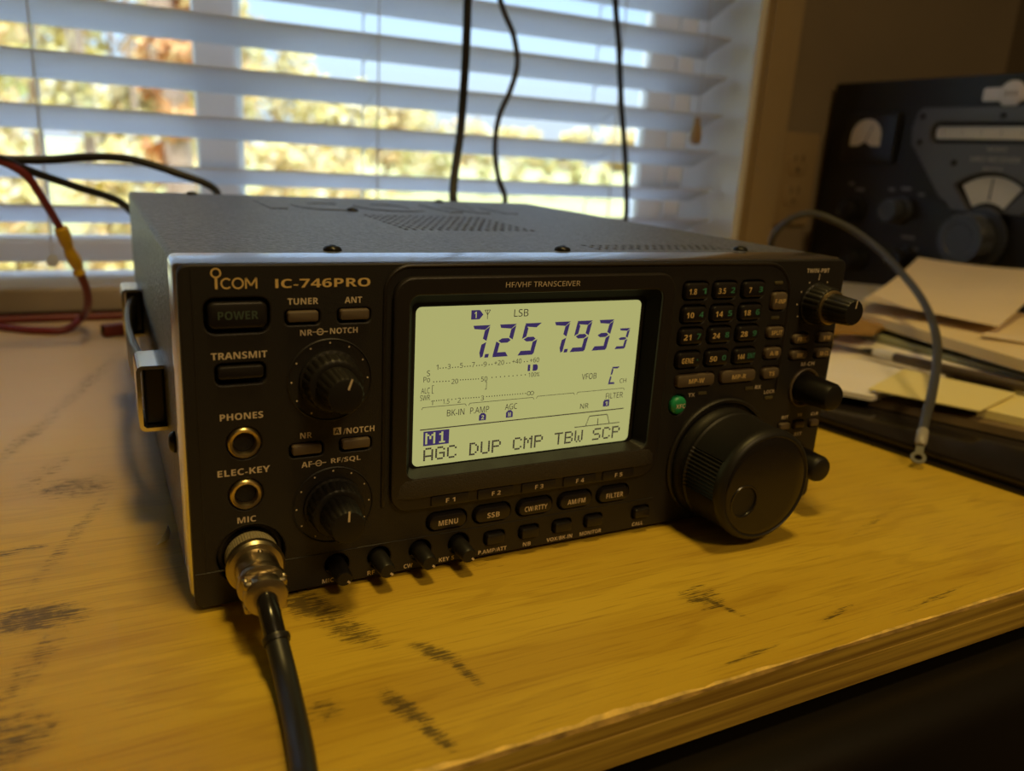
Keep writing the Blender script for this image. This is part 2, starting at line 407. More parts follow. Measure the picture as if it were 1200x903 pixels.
# ------------------------------------------------------------------ blind
YB = .575; TH = math.radians(22)
bl = thing('window_blind', 'white slatted window blind hanging inside the window recess behind the radio', 'blind', (.10, YB, .04))
def slat_mesh(zc, TH):
    m = MB(); x0, x1 = -472, 675; N = 8; up = []; dn = []
    for i in range(N + 1):
        s_ = -25 + 50 * i / N; h = 1.6 * (1 - (s_ / 25) ** 2)
        for lst, d in ((up, 1.4), (dn, -1.4)):
            e = d * (1 if 0 < i < N else .55)
            y = s_ * math.cos(TH) + (h + e) * math.sin(TH); z = -s_ * math.sin(TH) + (h + e) * math.cos(TH)
            lst.append((YB * 1000 + y, zc * 1000 + z))
    ring = up + dn[::-1]
    return m.loft([[(x0, y, z) for y, z in ring], [(x1, y, z) for y, z in ring]])
PITCH = .0437
SLZ = [(at(0, py, 1, .552).z - .0098 * k_, math.radians(t_)) for py, t_, k_ in ((239, 21.5, .95), (186, 19, .85), (119, 22, 1), (54, 23, 1))]
for k in range(19): SLZ.append((SLZ[3][0] + PITCH * (k + 1), math.radians(22.5)))
first = None
for zc, th in SLZ:
    if first is None or th != math.radians(22.5): o = slat_mesh(zc, th).build('slat', BLIND, bl, ang=50)
    else:
        o = first.copy(); sc.collection.objects.link(o); o.parent = bl; o.location = (0, 0, zc - zf)
    if th == math.radians(22.5) and first is None: first = o; zf = zc
# bottom rail
MB(lambda u, v, w: Vector((w, u, v)) * MM).rr(YB * 1000, 51.5, 50, 19, 3, -472, 668, .5).build('bottom_rail', BLIND, bl)
MB().box(-474, 670, YB * 1000 - 28, YB * 1000 + 28, 1048, 1089).build('headrail', BLIND, bl, bevel=.002)
for x in (-56, 237, 518):
    m_ = MB()
    for dy in (-26.5, 26.5): m_.tube([(x, YB * 1000 + dy, 42), (x, YB * 1000 + dy, 1050)], .8, 6, sub=1)
    for zc, th in SLZ:
        z = 1000 * zc - 3.4
        m_.tube([(x, YB * 1000 - 26, z + 9), (x, YB * 1000 + 26, z - 11)], .5, 5, sub=1)
    m_.build('ladder_cord', BLIND, bl)
    MB(frame_of((x * MM, YB - .027, .0435), (0, -1, 0))).lathe([(5, 0), (5, 2), (3.5, 3), (0.01, 3.2)], 0, 0, 16).build('rail_button', BLIND, bl)
tz = at(816, 152, 1, .535)
cdn = MB().tube(M((tz.x, .535, 1.05), (tz.x + .002, .535, .7), (tz.x, .535, tz.z + .012)), .7, 6).build('lift_cord', CORD, bl)
MB(frame_of((tz.x, .535, tz.z + .014), (0, 0, -1), (0, 1, 0))).lathe([(2, 0), (3.2, 1), (3.6, 6), (5.5, 13), (7.0, 20), (7.2, 25), (5.8, 29), (2.5, 31), (.01, 31.2)], 0, 0, 20).build('tassel', TASS, cdn)

# ------------------------------------------------------------------ desk
dk = thing('desk', 'worn yellow plywood desk with dark scuff marks, under the radio', 'desk', (0, 0, -.75))
YF = -.099
m_ = MB()
X0d, X1d, Yb = -900, 1160, 505
top = [(X0d, YF * 1000, 0), (X1d, YF * 1000, 0), (X1d, Yb, 0), (X0d, Yb, 0)]
m_.add([(x, y, z) for z in (0, -19) for x, y, _ in top], [(0, 1, 2, 3), (7, 6, 5, 4), (0, 4, 5, 1), (1, 5, 6, 2), (2, 6, 7, 3), (3, 7, 4, 0)], [0, 1, 1, 1, 1, 1])
m_ = MB(); rj = random.Random(3); xs = [X0d, -400, -200] + [-100 + 2.5 * k for k in range(185)] + [500, 800, X1d]
rows = []
for i, x in enumerate(xs):
    c = .5 + .5 * noise.noise((x * .021, 3.1, .4)); f = noise.noise((x * .19, 7.7, 1.3)); k = max(0, c - .38)
    j = k * (3.2 + 3.0 * f) + .35 + .25 * f
    rows.append([(x, Yb, -19), (x, Yb, 0), (x, YF * 1000 + j + 1.2 * k, 0), (x, YF * 1000 + .55 * j, -.25 - 1.6 * k * (1 + f)), (x, YF * 1000 + .15 * f * k, -1.2 - 2.6 * k - 1.4 * k * f), (x, YF * 1000, -6.3), (x, YF * 1000 + .25, -6.6), (x, YF * 1000 + .25, -7.3), (x, YF * 1000, -7.6), (x, YF * 1000, -18.7), (x, YF * 1000 + .4, -19)])
N_ = len(rows[0]); vs = [p for r in rows for p in r]; fs = []; ms = []
SEGM = [1, 0, 2, 3, 1, 1, 1, 1, 1, 1, 1]
for i in range(len(rows) - 1):
    for q in range(N_):
        fs.append((i * N_ + q, i * N_ + (q + 1) % N_, (i + 1) * N_ + (q + 1) % N_, (i + 1) * N_ + q)); ms.append(SEGM[q])
fs += [tuple(range(N_)), tuple(range((len(rows) - 1) * N_, len(rows) * N_))]; ms += [1, 1]
m_.add(vs, fs, ms)
m_.build('tabletop', [WOOD, EDGE, mat('splinter_wood', (.72, .50, .12), .7, var=.4, vscale=160), mat('torn_ply', (.34, .21, .05), .8, var=.5, vscale=120)], dk, smooth_=False)
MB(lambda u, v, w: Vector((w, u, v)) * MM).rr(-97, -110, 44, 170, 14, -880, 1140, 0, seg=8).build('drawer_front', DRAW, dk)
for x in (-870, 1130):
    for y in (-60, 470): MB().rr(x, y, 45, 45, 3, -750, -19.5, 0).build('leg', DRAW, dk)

# ------------------------------------------------------------------ the radio
rd = thing('radio_transceiver', 'black desktop radio transceiver with lit yellow-green display and round knobs', 'radio', (.1435, .16, 0))
ZB, ZT, WD = 2.0, 119.8, 287.0
FP = frame_panel
def part(m, name, mats, lab=None, **k):
    o = m.build(name, mats, rd, **k)
    if lab: o['label'] = lab
    return o
# cover: side walls + top with vent slots
m_ = MB(lambda u, v, w: Vector((u, w, v)) * MM)
ring_o = rrect(WD / 2, (ZB + 2 + ZT) / 2, WD, ZT - ZB - 2, 2.2, 4); ring_i = rrect(WD / 2, (ZB + 2 + ZT) / 2 - .6, WD - 2.4, ZT - ZB - 4.4, 1.2, 4)
def shell(m, y0, y1):
    n = len(ring_o); vs = []; fs = []
    for y in (y0, y1):
        for R in (ring_o, ring_i): vs += [(a, b, y) for a, b in R]
    for i in range(n):
        j = (i + 1) % n
        # leave the top plane open between the upper corners: the perforated plate goes there
        topq = abs(ring_o[i][1] - ZT) < .01 and abs(ring_o[j][1] - ZT) < .01
        if not topq: fs += [(i, j, 2 * n + j, 2 * n + i), (n + i, 3 * n + i, 3 * n + j, n + j)]
        fs += [(i, n + i, n + j, j), (2 * n + i, 2 * n + j, 3 * n + j, 3 * n + i)]
    return m.add(vs, fs)
shell(m_, 22, 317)
F0 = m_.F; m_.F = frame_world
holes = []
for r in range(9):
    y = 107 + 9.0 * r
    for k in range(17):
        x = 110 + 4.25 * k + .3 * r
        holes.append([(x, y - 3.1), (x + 1.9, y - 3.1), (x + 2.5, y + 3.1), (x + .6, y + 3.1)])
for r in range(3):
    y = 34.5 + 6.0 * r
    for k in range(18):
        x = 172 + 4.25 * k
        holes.append([(x, y - 1.9), (x + 2.0, y - 1.9), (x + 2.4, y + 1.9), (x + .4, y + 1.9)])
plate(m_, [(1.9, 22), (WD - 1.9, 22), (WD - 1.9, 317), (1.9, 317)], holes, ZT - 1.2, ZT, .12)
cov = part(m_, 'case_cover', CASE)
m_ = MB(); m_.F = frame_world
V, Fc = glyphs('ICOM', .02)
x0 = min(p[0] for p in V); x1 = max(p[0] for p in V); y1 = max(p[1] for p in V)
lw = []; 
def logo_pt(x, y, z): return (68 + 155 * (x - x0) / (x1 - x0), 208 + 58 * y / y1, z)
for (zz) in (ZT + .5,): m_.add([logo_pt(x, y, zz) for x, y in V], Fc)
ed = {}
for f in Fc:
    for a, b in zip(f, f[1:] + f[:1]): ed.setdefault((min(a, b), max(a, b)), []).append((a, b))
for k, q in ed.items():
    if len(q) == 1:
        a, b = q[0]; pa, pb = V[a], V[b]; m_.add([logo_pt(*pa, ZT - .2), logo_pt(*pb, ZT - .2), logo_pt(*pb, ZT + .5), logo_pt(*pa, ZT + .5)], [(0, 1, 2, 3)])
part(m_, 'embossed_logo', CASE, smooth_=False)
part(MB().box(2, 285, 30, 310, ZT - 8, ZT - 7), 'vent_shade_sheet', DARK)  # dark sheet standing in for the shade inside the case
part(MB(lambda u, v, w: Vector((u, 317 - w, v)) * MM).rr(WD / 2, 61, WD - 3, ZT - 6, 2, 0, 3, .3), 'rear_panel', CASE)
for x, z in ((40, 85), (40, 40), (250, 85), (215, 40), (267, 87)):
    m_ = MB(lambda u, v, w: Vector((u, 317 + w, v)) * MM); m_.lathe([(9, -1), (9, 2), (7.5, 2.2), (7.5, 12), (5.5, 12), (5.5, 6), (.01, 6)], x, z, 24); part(m_, 'rear_socket', NIK)
# screws in the cover
for x, y in ((55.8, 29.5), (152.1, 29.5), (248.6, 29.5), (36.6, 306), (113.5, 205.7), (205, 300)):
    m_ = MB(); m_.lathe([(3.4, ZT - .2), (3.4, ZT + .7), (2.9, ZT + 1.4), (1.6, ZT + 1.9), (1.3, ZT + 1.9), (1.1, ZT + 1.2), (.01, ZT + 1.1)], x, y, 18); part(m_, 'cover_screw', SCR)
m_ = MB(frame_of((0, .0365, .050), (-1, 0, 0))); m_.lathe([(4, -.2), (4, .8), (3, 2.0), (1.5, 2.5), (.01, 2.5)], 0, 0, 18); part(m_, 'side_screw', SCR)
for x, y in ((30, 45), (257, 45), (30, 280), (257, 280)):
    m_ = MB(); m_.lathe([(9, 0), (10, .6), (10, ZB + 3), (.01, ZB + 3)], x, y, 24); part(m_, 'foot', BRUB)
# bright front trim frame
m_ = MB(lambda u, v, w: Vector((u, 22.2 - w, v)) * MM)
cz0 = (ZB + 2 + ZT) / 2; hh = ZT - ZB - 2
R0 = rrect(WD / 2, cz0, WD + .3, hh + .3, 2.4, 6); R1 = rrect(WD / 2, cz0, WD - 1.6, hh - .9, 2.4, 6); R2 = rrect(WD / 2, cz0, WD - 5, hh - 5, 2, 6)
m_.loft([[(a, b, 0) for a, b in R2], [(a, b, 0) for a, b in R0], [(a, b, 17.6) for a, b in R0], [(a, b, 19.2) for a, b in R1], [(a, b, 19.2) for a, b in R2]], 0, False, False)
part(m_, 'front_trim', TRIM)

# front panel with real openings
HOLES = {}
def hole(cu, cv, W, H, r): return rrect(cu, cv, W, H, r, 4)
def circ(cu, cv, r, n=32): return [(cu + r * math.cos(2 * PI * i / n), cv + r * math.sin(2 * PI * i / n)) for i in range(n)]
dz = -4.0
KX = (200.1, 215.6, 231.2); KZ = (111.0 + dz, 101.1 + dz, 91.7 + dz, 81.5 + dz)
FX = (92.1, 111.3, 130.4, 149.5, 168.5)
holes = [hole(17.8, 103.2, 20.0, 11.4, 3.4), hole(38.2, 101.9, 11.4, 5.0, 1.5), hole(55.4, 102.0, 11.4, 5.0, 1.5), hole(18.2, 84.2, 15.8, 7.2, 2.2),
         hole(38.9, 55.6, 11.6, 5.0, 1.5), hole(56.1, 55.8, 11.6, 5.0, 1.5), circ(18.5, 60.4, 5.7), circ(18.5, 42.0, 5.7), circ(19.6, 19.2, 11.4), hole(128.5, 74, 118, 78, 4)]
for z in KZ:
    for x in KX: holes.append(hole(x, z, 13.4, 7.8, 2.2))
holes += [hole(205.4, 68.1, 21.4, 6.4, 2.6), hole(229.2, 68.3, 20.9, 6.4, 2.6), hole(248.5, 68.3, 10.8, 6.0, 1.8), hole(248, 77.8, 10.6, 6.0, 1.8), hole(247.8, 87.3, 10.6, 6.0, 1.8), hole(247.2, 101.5, 9.6, 8.8, 2.0),
          hole(264.2, 83.5, 10.9, 5.2, 1.5), hole(279.8, 83.5, 10.9, 5.2, 1.5), hole(264.4, 76.0, 10.9, 5.2, 1.5), hole(280.0, 76.0, 10.9, 5.2, 1.5), circ(197.7, 57.6, 4.6),
          hole(262.8, 41.2, 7.4, 4.2, 1.2), hole(272.2, 41.2, 7.4, 4.2, 1.2), hole(282.0, 41.0, 6.6, 4.2, 1.2)]
for x in FX: holes.append(hole(x, 20.6, 16.8, 7.6, 3.4))
for x in (113.0, 128.6, 144.2, 159.6, 184.2): holes.append(hole(x, 9.6, 9.2, 5.6, 1.6))
MINI = (49.4, 65.3, 81.6, 97.6)
for x in MINI: holes.append(circ(x, 9.6, 4.4, 20))
m_ = MB(FP)
plate(m_, rrect(WD / 2, (ZB + ZT - .4) / 2, WD - 1.4, ZT - .4 - ZB, 3.4, 6), holes, -4, 0, .6)
part(m_, 'front_panel', PLA)
part(MB(FP).rr(WD / 2, 61, WD - 6, 112, 3, -9, -6.2, .2), 'panel_backing', DARK)
# fold line above the bottom strip, styling ridge around display and keypad
m_ = MB(FP)
m_.tube([(1.2, 14.9, -.1), (190, 15.2, -.1)], .35, 8, sub=1); m_.tube([(4.6, 15, -.1), (4.6, 118, -.1)], .3, 8, sub=1)
part(m_, 'panel_crease', PLA)
m_ = MB(FP)
pth = [(66.2, 30, 0), (66.2, 70, 0), (66.2, 110, 0)] + [(75.2 + 9 * math.cos(a), 109.4 + 9 * math.sin(a), 0) for a in [PI - PI / 2 * k / 6 for k in range(1, 6)]] + [(75.2, 118.4, 0), (150, 118.2, 0), (236, 118, 0), (243, 117.4, 0), (247.5, 115, 0), (252, 109.5, 0), (253.5, 103, 0), (254, 90, 0), (254, 60, 0)]
m_.tube(pth, .75, 8, sub=2); part(m_, 'styling_ridge', PLB)
# display bezel: raised rounded frame with opening and sloping lips
m_ = MB(FP)
plate(m_, rrect(128.5, 71.2, 119.5, 87.2, 7.5, 8), [rrect(128.4, 74.3, 107.4, 68.0, 3.5, 6)], -.5, 2.2, .7)
part(m_, 'display_bezel', PLB)
m_ = MB(FP)
A0 = rrect(128.4, 74.3, 107.4, 68.0, 3.5, 6); A1 = rrect(128.4, 73.0, 101.2, 63.0, 2.0, 6)
m_.loft([[(a, b, 1.4) for a, b in A0], [(a, b, -4.6) for a, b in A1]], [1 if 16 <= i <= 24 else 0 for i in range(28)], False, False)  # top and sides blacker, lower lip lighter: shade and light put into colour
part(m_, 'bezel_lip', [mat('lip_shade_black', (.005, .004, .004), .75, spec=.15), PLB])
m_ = MB(FP); m_.loft([[(x, 33.0, 1.6), (x, 33.0, 1.6 + 1.9 * q), (x, 33.6, 1.6 + 2.2 * q), (x, 39.8, 1.6 + .75 * max(q, .3)), (x, 39.8, 1.6)] for x, q in ((70.5, .2), (72.5, .55), (76, 1), (181, 1), (184.5, .55), (186.5, .2))])
part(m_, 'bezel_ledge', mat('ledge_lit_plastic', (.034, .029, .024), .5, bump=.5, bscale=1800))  # lighter than the bezel: light caught from above put into the colour
# LCD
def Lp(x, y):
    q = at(450 + x / 3.529, 300 + y / 3.529, 1, .005) * 1000; return (q.x, q.z)
LW = -5.0
m_ = MB(FP); m_.rr(128.3, 72.4, 101.6, 64.6, 2, -6.1, -5.35, 0, 1); m_.rr(128.15, 72.45, 97.6, 60.9, 2.2, -5.3, LW, 0, 0)
part(m_, 'display', [LCD, DARK], 'glowing yellow-green liquid crystal display')
m_ = MB(FP); T_ = LW + .12
SEGS = {'0': 'abcdef', '1': 'bc', '2': 'abged', '3': 'abgcd', '5': 'afgcd', '7': 'abc', '9': 'abcdfg', 'C': 'adef'}
def digit(ch, x, z, W, H, th, sh=.22, m=0):
    g = .22; h = H / 2
    S = {'a': [(-.1, H), (W + .1 - .0, H), (W - th, H - th), (th * .4, H - th * .75)], 'd': [(0, 0), (W - .3, 0), (W - th, th), (th * .5, th)],
         'g': [(th * .5, h), (th * 1.3, h + th * .5), (W - th * 1.1, h + th * .5), (W - th * .45, h), (W - th * 1.1, h - th * .5), (th * 1.3, h - th * .5)],
         'f': [(0, H - .4), (th, H - th - g), (th, h + th * .6), (.1, h + g)], 'e': [(.1, h - g), (th, h - th * .6), (th, th + g), (0, .3)],
         'b': [(W, H - .5), (W, h + g), (W - th, h + th * .65), (W - th, H - th - g)], 'c': [(W, h - g), (W, .5), (W - th * .5, 0), (W - th, th + g), (W - th, h - th * .65)]}
    for k in SEGS[ch]: m_.flat([(x + a + sh * b, z + b) for a, b in S[k]], T_, m)
for ch, x in (('7', 99.2), ('2', 110.2), ('5', 121.0), ('7', 134.0), ('9', 144.3), ('3', 154.6)): digit(ch, x, 82.8, 6.9, 12.5, 1.75)
for x in (106.9, 141.5): m_.flat([(x, 82.8), (x + 1.6, 82.8), (x + 1.9, 84.2), (x + .3, 84.2)], T_)
digit('3', 165.7, 82.8, 5.0, 8.6, 1.15)
digit('C', *Lp(925, 530), 3.6, 7.4, .85, .2)
def ltext(s, x0, x1, y, h, m=1, b=.0):
    a = Lp(x0, y); c = Lp(x1, y); m_.text(s, (a[0] + c[0]) / 2, (a[1] + c[1]) / 2, h, abs(c[0] - a[0]), T_, m, b)
u, z = Lp(383, 242)
m_.flat([(u - 2.2, z - 1.75), (u + 1.2, z - 1.75), (u + 2.7, z), (u + 1.2, z + 1.75), (u - 2.2, z + 1.75)], T_)
m_.text('1', u - .5, z, 2.4, .9, T_ + .1, 2, .03)
u, z = Lp(428, 240)
def stroke(pts, wd, m=1, w=T_):
    for (a, b) in zip(pts, pts[1:]):
        d = Vector((b[0] - a[0], b[1] - a[1])).normalized() * wd / 2; nx, ny = -d.y, d.x
        m_.flat([(a[0] + nx - d.x * .5, a[1] + ny - d.y * .5), (b[0] + nx + d.x * .5, b[1] + ny + d.y * .5), (b[0] - nx + d.x * .5, b[1] - ny + d.y * .5), (a[0] - nx - d.x * .5, a[1] - ny - d.y * .5)], w, m)
stroke([(u, z - 1.8), (u, z + 1.5)], .22); stroke([(u - 1.1, z + 1.6), (u, z - .2), (u + 1.1, z + 1.6), (u - 1.1, z + 1.6)], .22)
ltext('LSB', 538, 597, 234, 2.9)
z = Lp(216, 460)[1]
def dots(x0, x1, y0, y1, n, r=.2):
    a = Lp(x0, y0); b = Lp(x1, y1)
    for i in range(n):
        q = i / max(1, n - 1); cx_, cz_ = a[0] + (b[0] - a[0]) * q, a[1] + (b[1] - a[1]) * q
        m_.flat([(cx_ - r, cz_ - r), (cx_ + r, cz_ - r), (cx_ + r, cz_ + r), (cx_ - r, cz_ + r)], T_, 1)
for s, x0, x1, y in (('1', 216, 224, 459), ('3', 263, 275, 456), ('5', 314, 326, 451), ('7', 363, 375, 448), ('9', 411, 424, 446), ('+20', 456, 496, 440), ('+40', 530, 568, 434), ('+60', 603, 641, 429)): ltext(s, x0, x1, y, 1.9)
for a, b, y, n in ((232, 256, 463, 3), (283, 306, 460, 3), (334, 356, 456, 3), (383, 405, 452, 3), (434, 446, 448, 2), (507, 519, 442, 2), (580, 592, 436, 2)): dots(a, b, y, y - (b - a) * .09, n)
ltext('S', 177, 190, 484, 2.2); ltext('Po', 163, 190, 510, 2.1); ltext('20', 279, 306, 517, 1.9); ltext('50', 401, 427, 507, 1.9); ltext('100%', 597, 642, 489, 1.8)
dots(205, 268, 519, 516, 6); dots(316, 390, 511, 507, 8); dots(446, 584, 501, 490, 9)
u, z = Lp(605, 461); m_.rr(u - .65, z, 1.05, 2.6, .1, T_ - .05, T_, 0); u, z = Lp(624, 460); m_.flat([(u - 1.0, z - 1.3), (u + .6, z - 1.3), (u + 1.2, z - .7), (u + 1.2, z + .7), (u + .6, z + 1.3), (u - 1.0, z + 1.3)], T_)
ltext('ALC', 153, 189, 556, 2.2); ltext('SWR', 149, 190, 585, 2.1)
for x, s_ in ((199, 1), (423, -1)):
    u, z = Lp(x, 551 if s_ > 0 else 534); stroke([(u + .6 * s_, z + 1.5), (u, z + 1.5), (u, z - 1.5), (u + .6 * s_, z - 1.5)], .2)
for s, x0, x1, y in (('1', 194, 202, 606), ('1.5', 243, 270, 600), ('2', 304, 317, 595), ('3', 400, 413, 586)): ltext(s, x0, x1, y, 1.9)
dots(207, 236, 598, 595, 4); dots(280, 296, 592, 590, 2); dots(327, 392, 587, 583, 7); dots(424, 584, 580, 567, 16)
for dx in (-.75, .75):
    u, z = Lp(605, 566); stroke([(u + dx + .75 * math.cos(a), z + .75 * math.sin(a)) for a in [2 * PI * k / 12 for k in range(13)]], .22)
for x0, y0, x1, y1 in ((155, 626, 340, 610), (350, 609, 620, 582), (630, 580, 788, 564), (797, 563, 994, 544)):
    a = Lp(x0, y0); b = Lp(x1, y1); zz = (a[1] + b[1]) / 2; stroke([(a[0], zz - .8), (a[0] + .5, zz), (b[0] - .5, zz), (b[0], zz - .8)], .2)
ltext('BK-IN', 260, 332, 645, 2.5); ltext('P.AMP', 356, 434, 635, 2.5); ltext('AGC', 500, 550, 621, 2.4); ltext('VFOB', 818, 878, 496, 2.5); ltext('CH', 974, 1001, 514, 1.9); ltext('NR', 811, 845, 619, 2.2); ltext('FILTER', 917, 987, 575, 2.4)
for x, y, ch, hs in ((407, 664, '2', 1), (518, 652, 'M', 1), (918, 607, '1', 0)):
    u, z = Lp(x, y)
    m_.flat([(u - 1.5, z - 1.4), (u + 1.5, z - 1.4), (u + 1.5, z + .7)] + ([(u + .6, z + 1.6), (u - .6, z + 1.6)] if hs else [(u + 1.5, z + 1.5), (u - 1.0, z + 1.5)]) + [(u - 1.5, z + .7)], T_)
    m_.text(ch, u, z - .1, 1.7, 1.2, T_ + .1, 2, .02)
a = Lp(148, 722); b = Lp(988, 626); stroke([(82.1, 56.5), (173.2, 56.7)], .42)
a = Lp(788, 702); b = Lp(973, 681); stroke([(a[0], 50.6), (b[0], 50.6)], .35)
a = Lp(835, 693); b = Lp(930, 683); u0, u1 = a[0], b[0]
for i in range(4): stroke([(u0 + .35 * i, 50.9 + 1.0 * i), (u0 + .35 * i + .1, 51.6 + 1.0 * i)], .36); stroke([(u1 - .35 * i, 50.9 + 1.0 * i), (u1 - .35 * i - .1, 51.6 + 1.0 * i)], .36)
stroke([(u0 + 1.4, 54.8), (u1 - 1.4, 54.8)], .4); stroke([((u0 + u1) / 2, 50.8), ((u0 + u1) / 2, 53.3)], .36)
FONT = {'A': '01110 10001 10001 10001 11111 10001 10001', 'G': '01110 10001 10000 10111 10001 10001 01110', 'C': '01110 10001 10000 10000 10000 10001 01110', 'D': '11100 10010 10001 10001 10001 10010 11100',
        'U': '10001 10001 10001 10001 10001 10001 01110', 'P': '11110 10001 10001 11110 10000 10000 10000', 'M': '10001 11011 10101 10101 10001 10001 10001', 'T': '11111 00100 00100 00100 00100 00100 00100',
        'B': '11110 10001 10001 11110 10001 10001 11110', 'W': '10001 10001 10001 10101 10101 10101 01010', 'S': '01111 10000 10000 01110 00001 00001 11110', '1': '00100 01100 00100 00100 00100 00100 01110'}
def dotm(s, u0, z0, pw, ph, inv=False, m=1, W=T_):
    pk = 1. if inv else .93
    for k, ch in enumerate(s):
        rows = FONT[ch].split()
        for r in range(-1 if inv else 0, 8 if inv else 7):
            for c in range(-1 if inv else 0, 6 if (inv and k == len(s) - 1) else (6 if inv else 5)):
                on = 0 <= r < 7 and 0 <= c < 5 and rows[r][c] == '1'
                if on != inv:
                    x = u0 + (k * 6 + c) * pw; y = z0 + (6 - r) * ph
                    m_.flat([(x, y), (x + pw * pk, y), (x + pw * pk, y + ph * pk), (x, y + ph * pk)], W, m)
for s, u0 in (('AGC', 83.6), ('DUP', 102.5), ('CMP', 121.4), ('TBW', 140.4), ('SCP', 158.8)): dotm(s, u0, 43.9, .80, .75)
dotm('M1', 84.2, 50.6, .80, .64, True, 0)
part(m_, 'display_segments', [SEG, SEGT, LCD], 'dark violet frequency digits and symbols on the display', smooth_=False)

# printed lettering on the panel
P_ = .10; PM = [INK, GOLD, DARK]; m_ = MB(FP)
def label_part(m, n_='printed_label'): part(m, n_, PM, smooth_=False)
def ptext(s, cu, cv, h, wd, m=0, b=.012): label_part(MB(FP).text(s, cu, cv + dz, h, wd, P_, m, b))
def ringline(cu, cv, r, w_, m=0, n=40, a0=0, a1=2 * PI, W=P_):
    for i in range(n):
        a, b = a0 + (a1 - a0) * i / n, a0 + (a1 - a0) * (i + 1) / n
        m_.flat([(cu + (r - w_ / 2) * math.cos(a), cv + (r - w_ / 2) * math.sin(a)), (cu + (r + w_ / 2) * math.cos(a), cv + (r + w_ / 2) * math.sin(a)), (cu + (r + w_ / 2) * math.cos(b), cv + (r + w_ / 2) * math.sin(b)), (cu + (r - w_ / 2) * math.cos(b), cv + (r - w_ / 2) * math.sin(b))], W, m)
ringline(11.9, 116.7, 1.35, .5, 1); m_.flat([(11.5, 111.7), (12.3, 111.7), (12.3, 115.2), (11.5, 115.2)], P_, 1)
ringline(14.9, 113.4, 1.5, .5, 1, 30, math.radians(45), math.radians(315)); ringline(18.3, 113.4, 1.55, .5, 1); 
for pts in ([(20.7, 111.7), (20.7, 115.1), (22.3, 112.6), (23.9, 115.1), (23.9, 111.7)],):
    for a, b in zip(pts, pts[1:]):
        d = Vector((b[0] - a[0], b[1] - a[1])).normalized(); nx, ny = -d.y * .26, d.x * .26
        m_.flat([(a[0] + nx, a[1] + ny), (b[0] + nx, b[1] + ny), (b[0] - nx, b[1] - ny), (a[0] - nx, a[1] - ny)], P_, 1)
label_part(m_, 'brand_lettering')
ptext('IC-746PRO', 45.3, 117.1, 2.9, 31.2, 1, .03)
for s, cu, cv, h, wd in (('TUNER', 38.4, 111.2, 2.1, 9.9), ('ANT', 55.1, 111.2, 2.1, 5.9), ('TRANSMIT', 18.0, 94.3, 2.3, 17.3), ('PHONES', 18.0, 73.8, 2.3, 13.6), ('NR', 38.8, 64.9, 2.1, 4.0), ('/NOTCH', 57.3, 65.0, 2.2, 11.2),
                        ('ELEC-KEY', 18.1, 54.4, 2.3, 16.8), ('MIC', 18.4, 36.8, 2.2, 6.1), ('NR', 39.3, 100.7, 2.0, 4.0), ('NOTCH', 51.9, 100.9, 2.0, 9.4), ('AF', 38.9, 54.2, 2.1, 3.7), ('RF/SQL', 52.6, 54.3, 2.2, 10.6),
                        ('TX', 204.8, 65.4, 1.7, 3.6), ('RX', 242.8, 66.0, 1.7, 3.6), ('LOCK', 250.2, 63.2, 1.7, 6.4), ('TWIN-PBT', 268.9, 118.6, 1.9, 14), ('M-CH', 271.9, 75.0, 1.9, 8.4), ('RIT', 273.0, 40.2, 1.8, 5.0),
                        ('RIT', 262.8, 49.6, 1.5, 4.2), ('TX', 272.2, 49.8, 1.5, 3.2), ('CLR', 282.0, 49.6, 1.5, 4.8)): ptext(s, cu, cv, h, wd)
for s, cu, wd in (('P.AMP/ATT', 112.5, 12.6), ('NB', 128.1, 3.6), ('VOX/BK-IN', 143.6, 12.4), ('MONITOR', 158.9, 10.8), ('CALL', 183.4, 5.8), ('MIC', 46.0, 4.2), ('RF', 62.2, 2.8), ('CW', 76.8, 3.6), ('KEY S', 92.6, 6.4)): label_part(MB(FP).text(s, cu, 3.9, 1.75, wd, P_, 0, .01))
for cu, cv in ((43.9, 100.8), (43.0, 54.2)):
    m_ = MB(FP); ringline(cu, cv + dz, 1.0, .35); m_.flat([(cu - 2.6, cv + dz - .14), (cu + 2.6, cv + dz - .14), (cu + 2.6, cv + dz + .14), (cu - 2.6, cv + dz + .14)], P_); label_part(m_, 'printed_symbol')
m_ = MB(FP); m_.flat([(48.2, 60), (50.9, 60), (50.9, 62.6), (48.2, 62.6)], P_); m_.text('A', 49.5, 61.3, 1.9, 1.9, P_ + .08, 2, .01); label_part(m_, 'printed_symbol')
label_part(MB(FP).text('HF/VHF TRANSCEIVER', 126.5, 111.55, 2.0, 31.5, 2.3, 0, 0))
for cu, cv, r in ((47.2, 79.9, 13.0), (48.1, 33.7, 13.0)):
    m_ = MB(FP)
    for k in range(11):
        a = math.radians(240 - 30 * k); x, z = cu + r * math.cos(a), cv + r * math.sin(a); m_.flat(circ(x, z, .34, 8), P_)
    label_part(m_, 'dial_marks')
m_ = MB(FP)
for k in range(9):
    a = math.radians(90 + 30 * (k - 4)); m_.flat(circ(270.2 + 11.2 * math.cos(a), 99.5 + 11.2 * math.sin(a), .4, 8), P_)
m_.flat([(270.0, 111.2), (270.4, 111.2), (270.4, 113.2), (270.0, 113.2)], P_)
label_part(m_, 'dial_marks')
for i, (cu, cv) in enumerate(((210.5, 61.8), (237.4, 61.9), (250.2, 56.4), (245.9, 109.5), (246.8, 93.9))): part(MB(FP).rr(cu, cv, 4.8, 1.5, .6, -.5, .45, .2), 'indicator_lamp', mat('lamp_lens', (.10, .085, .04), .3))

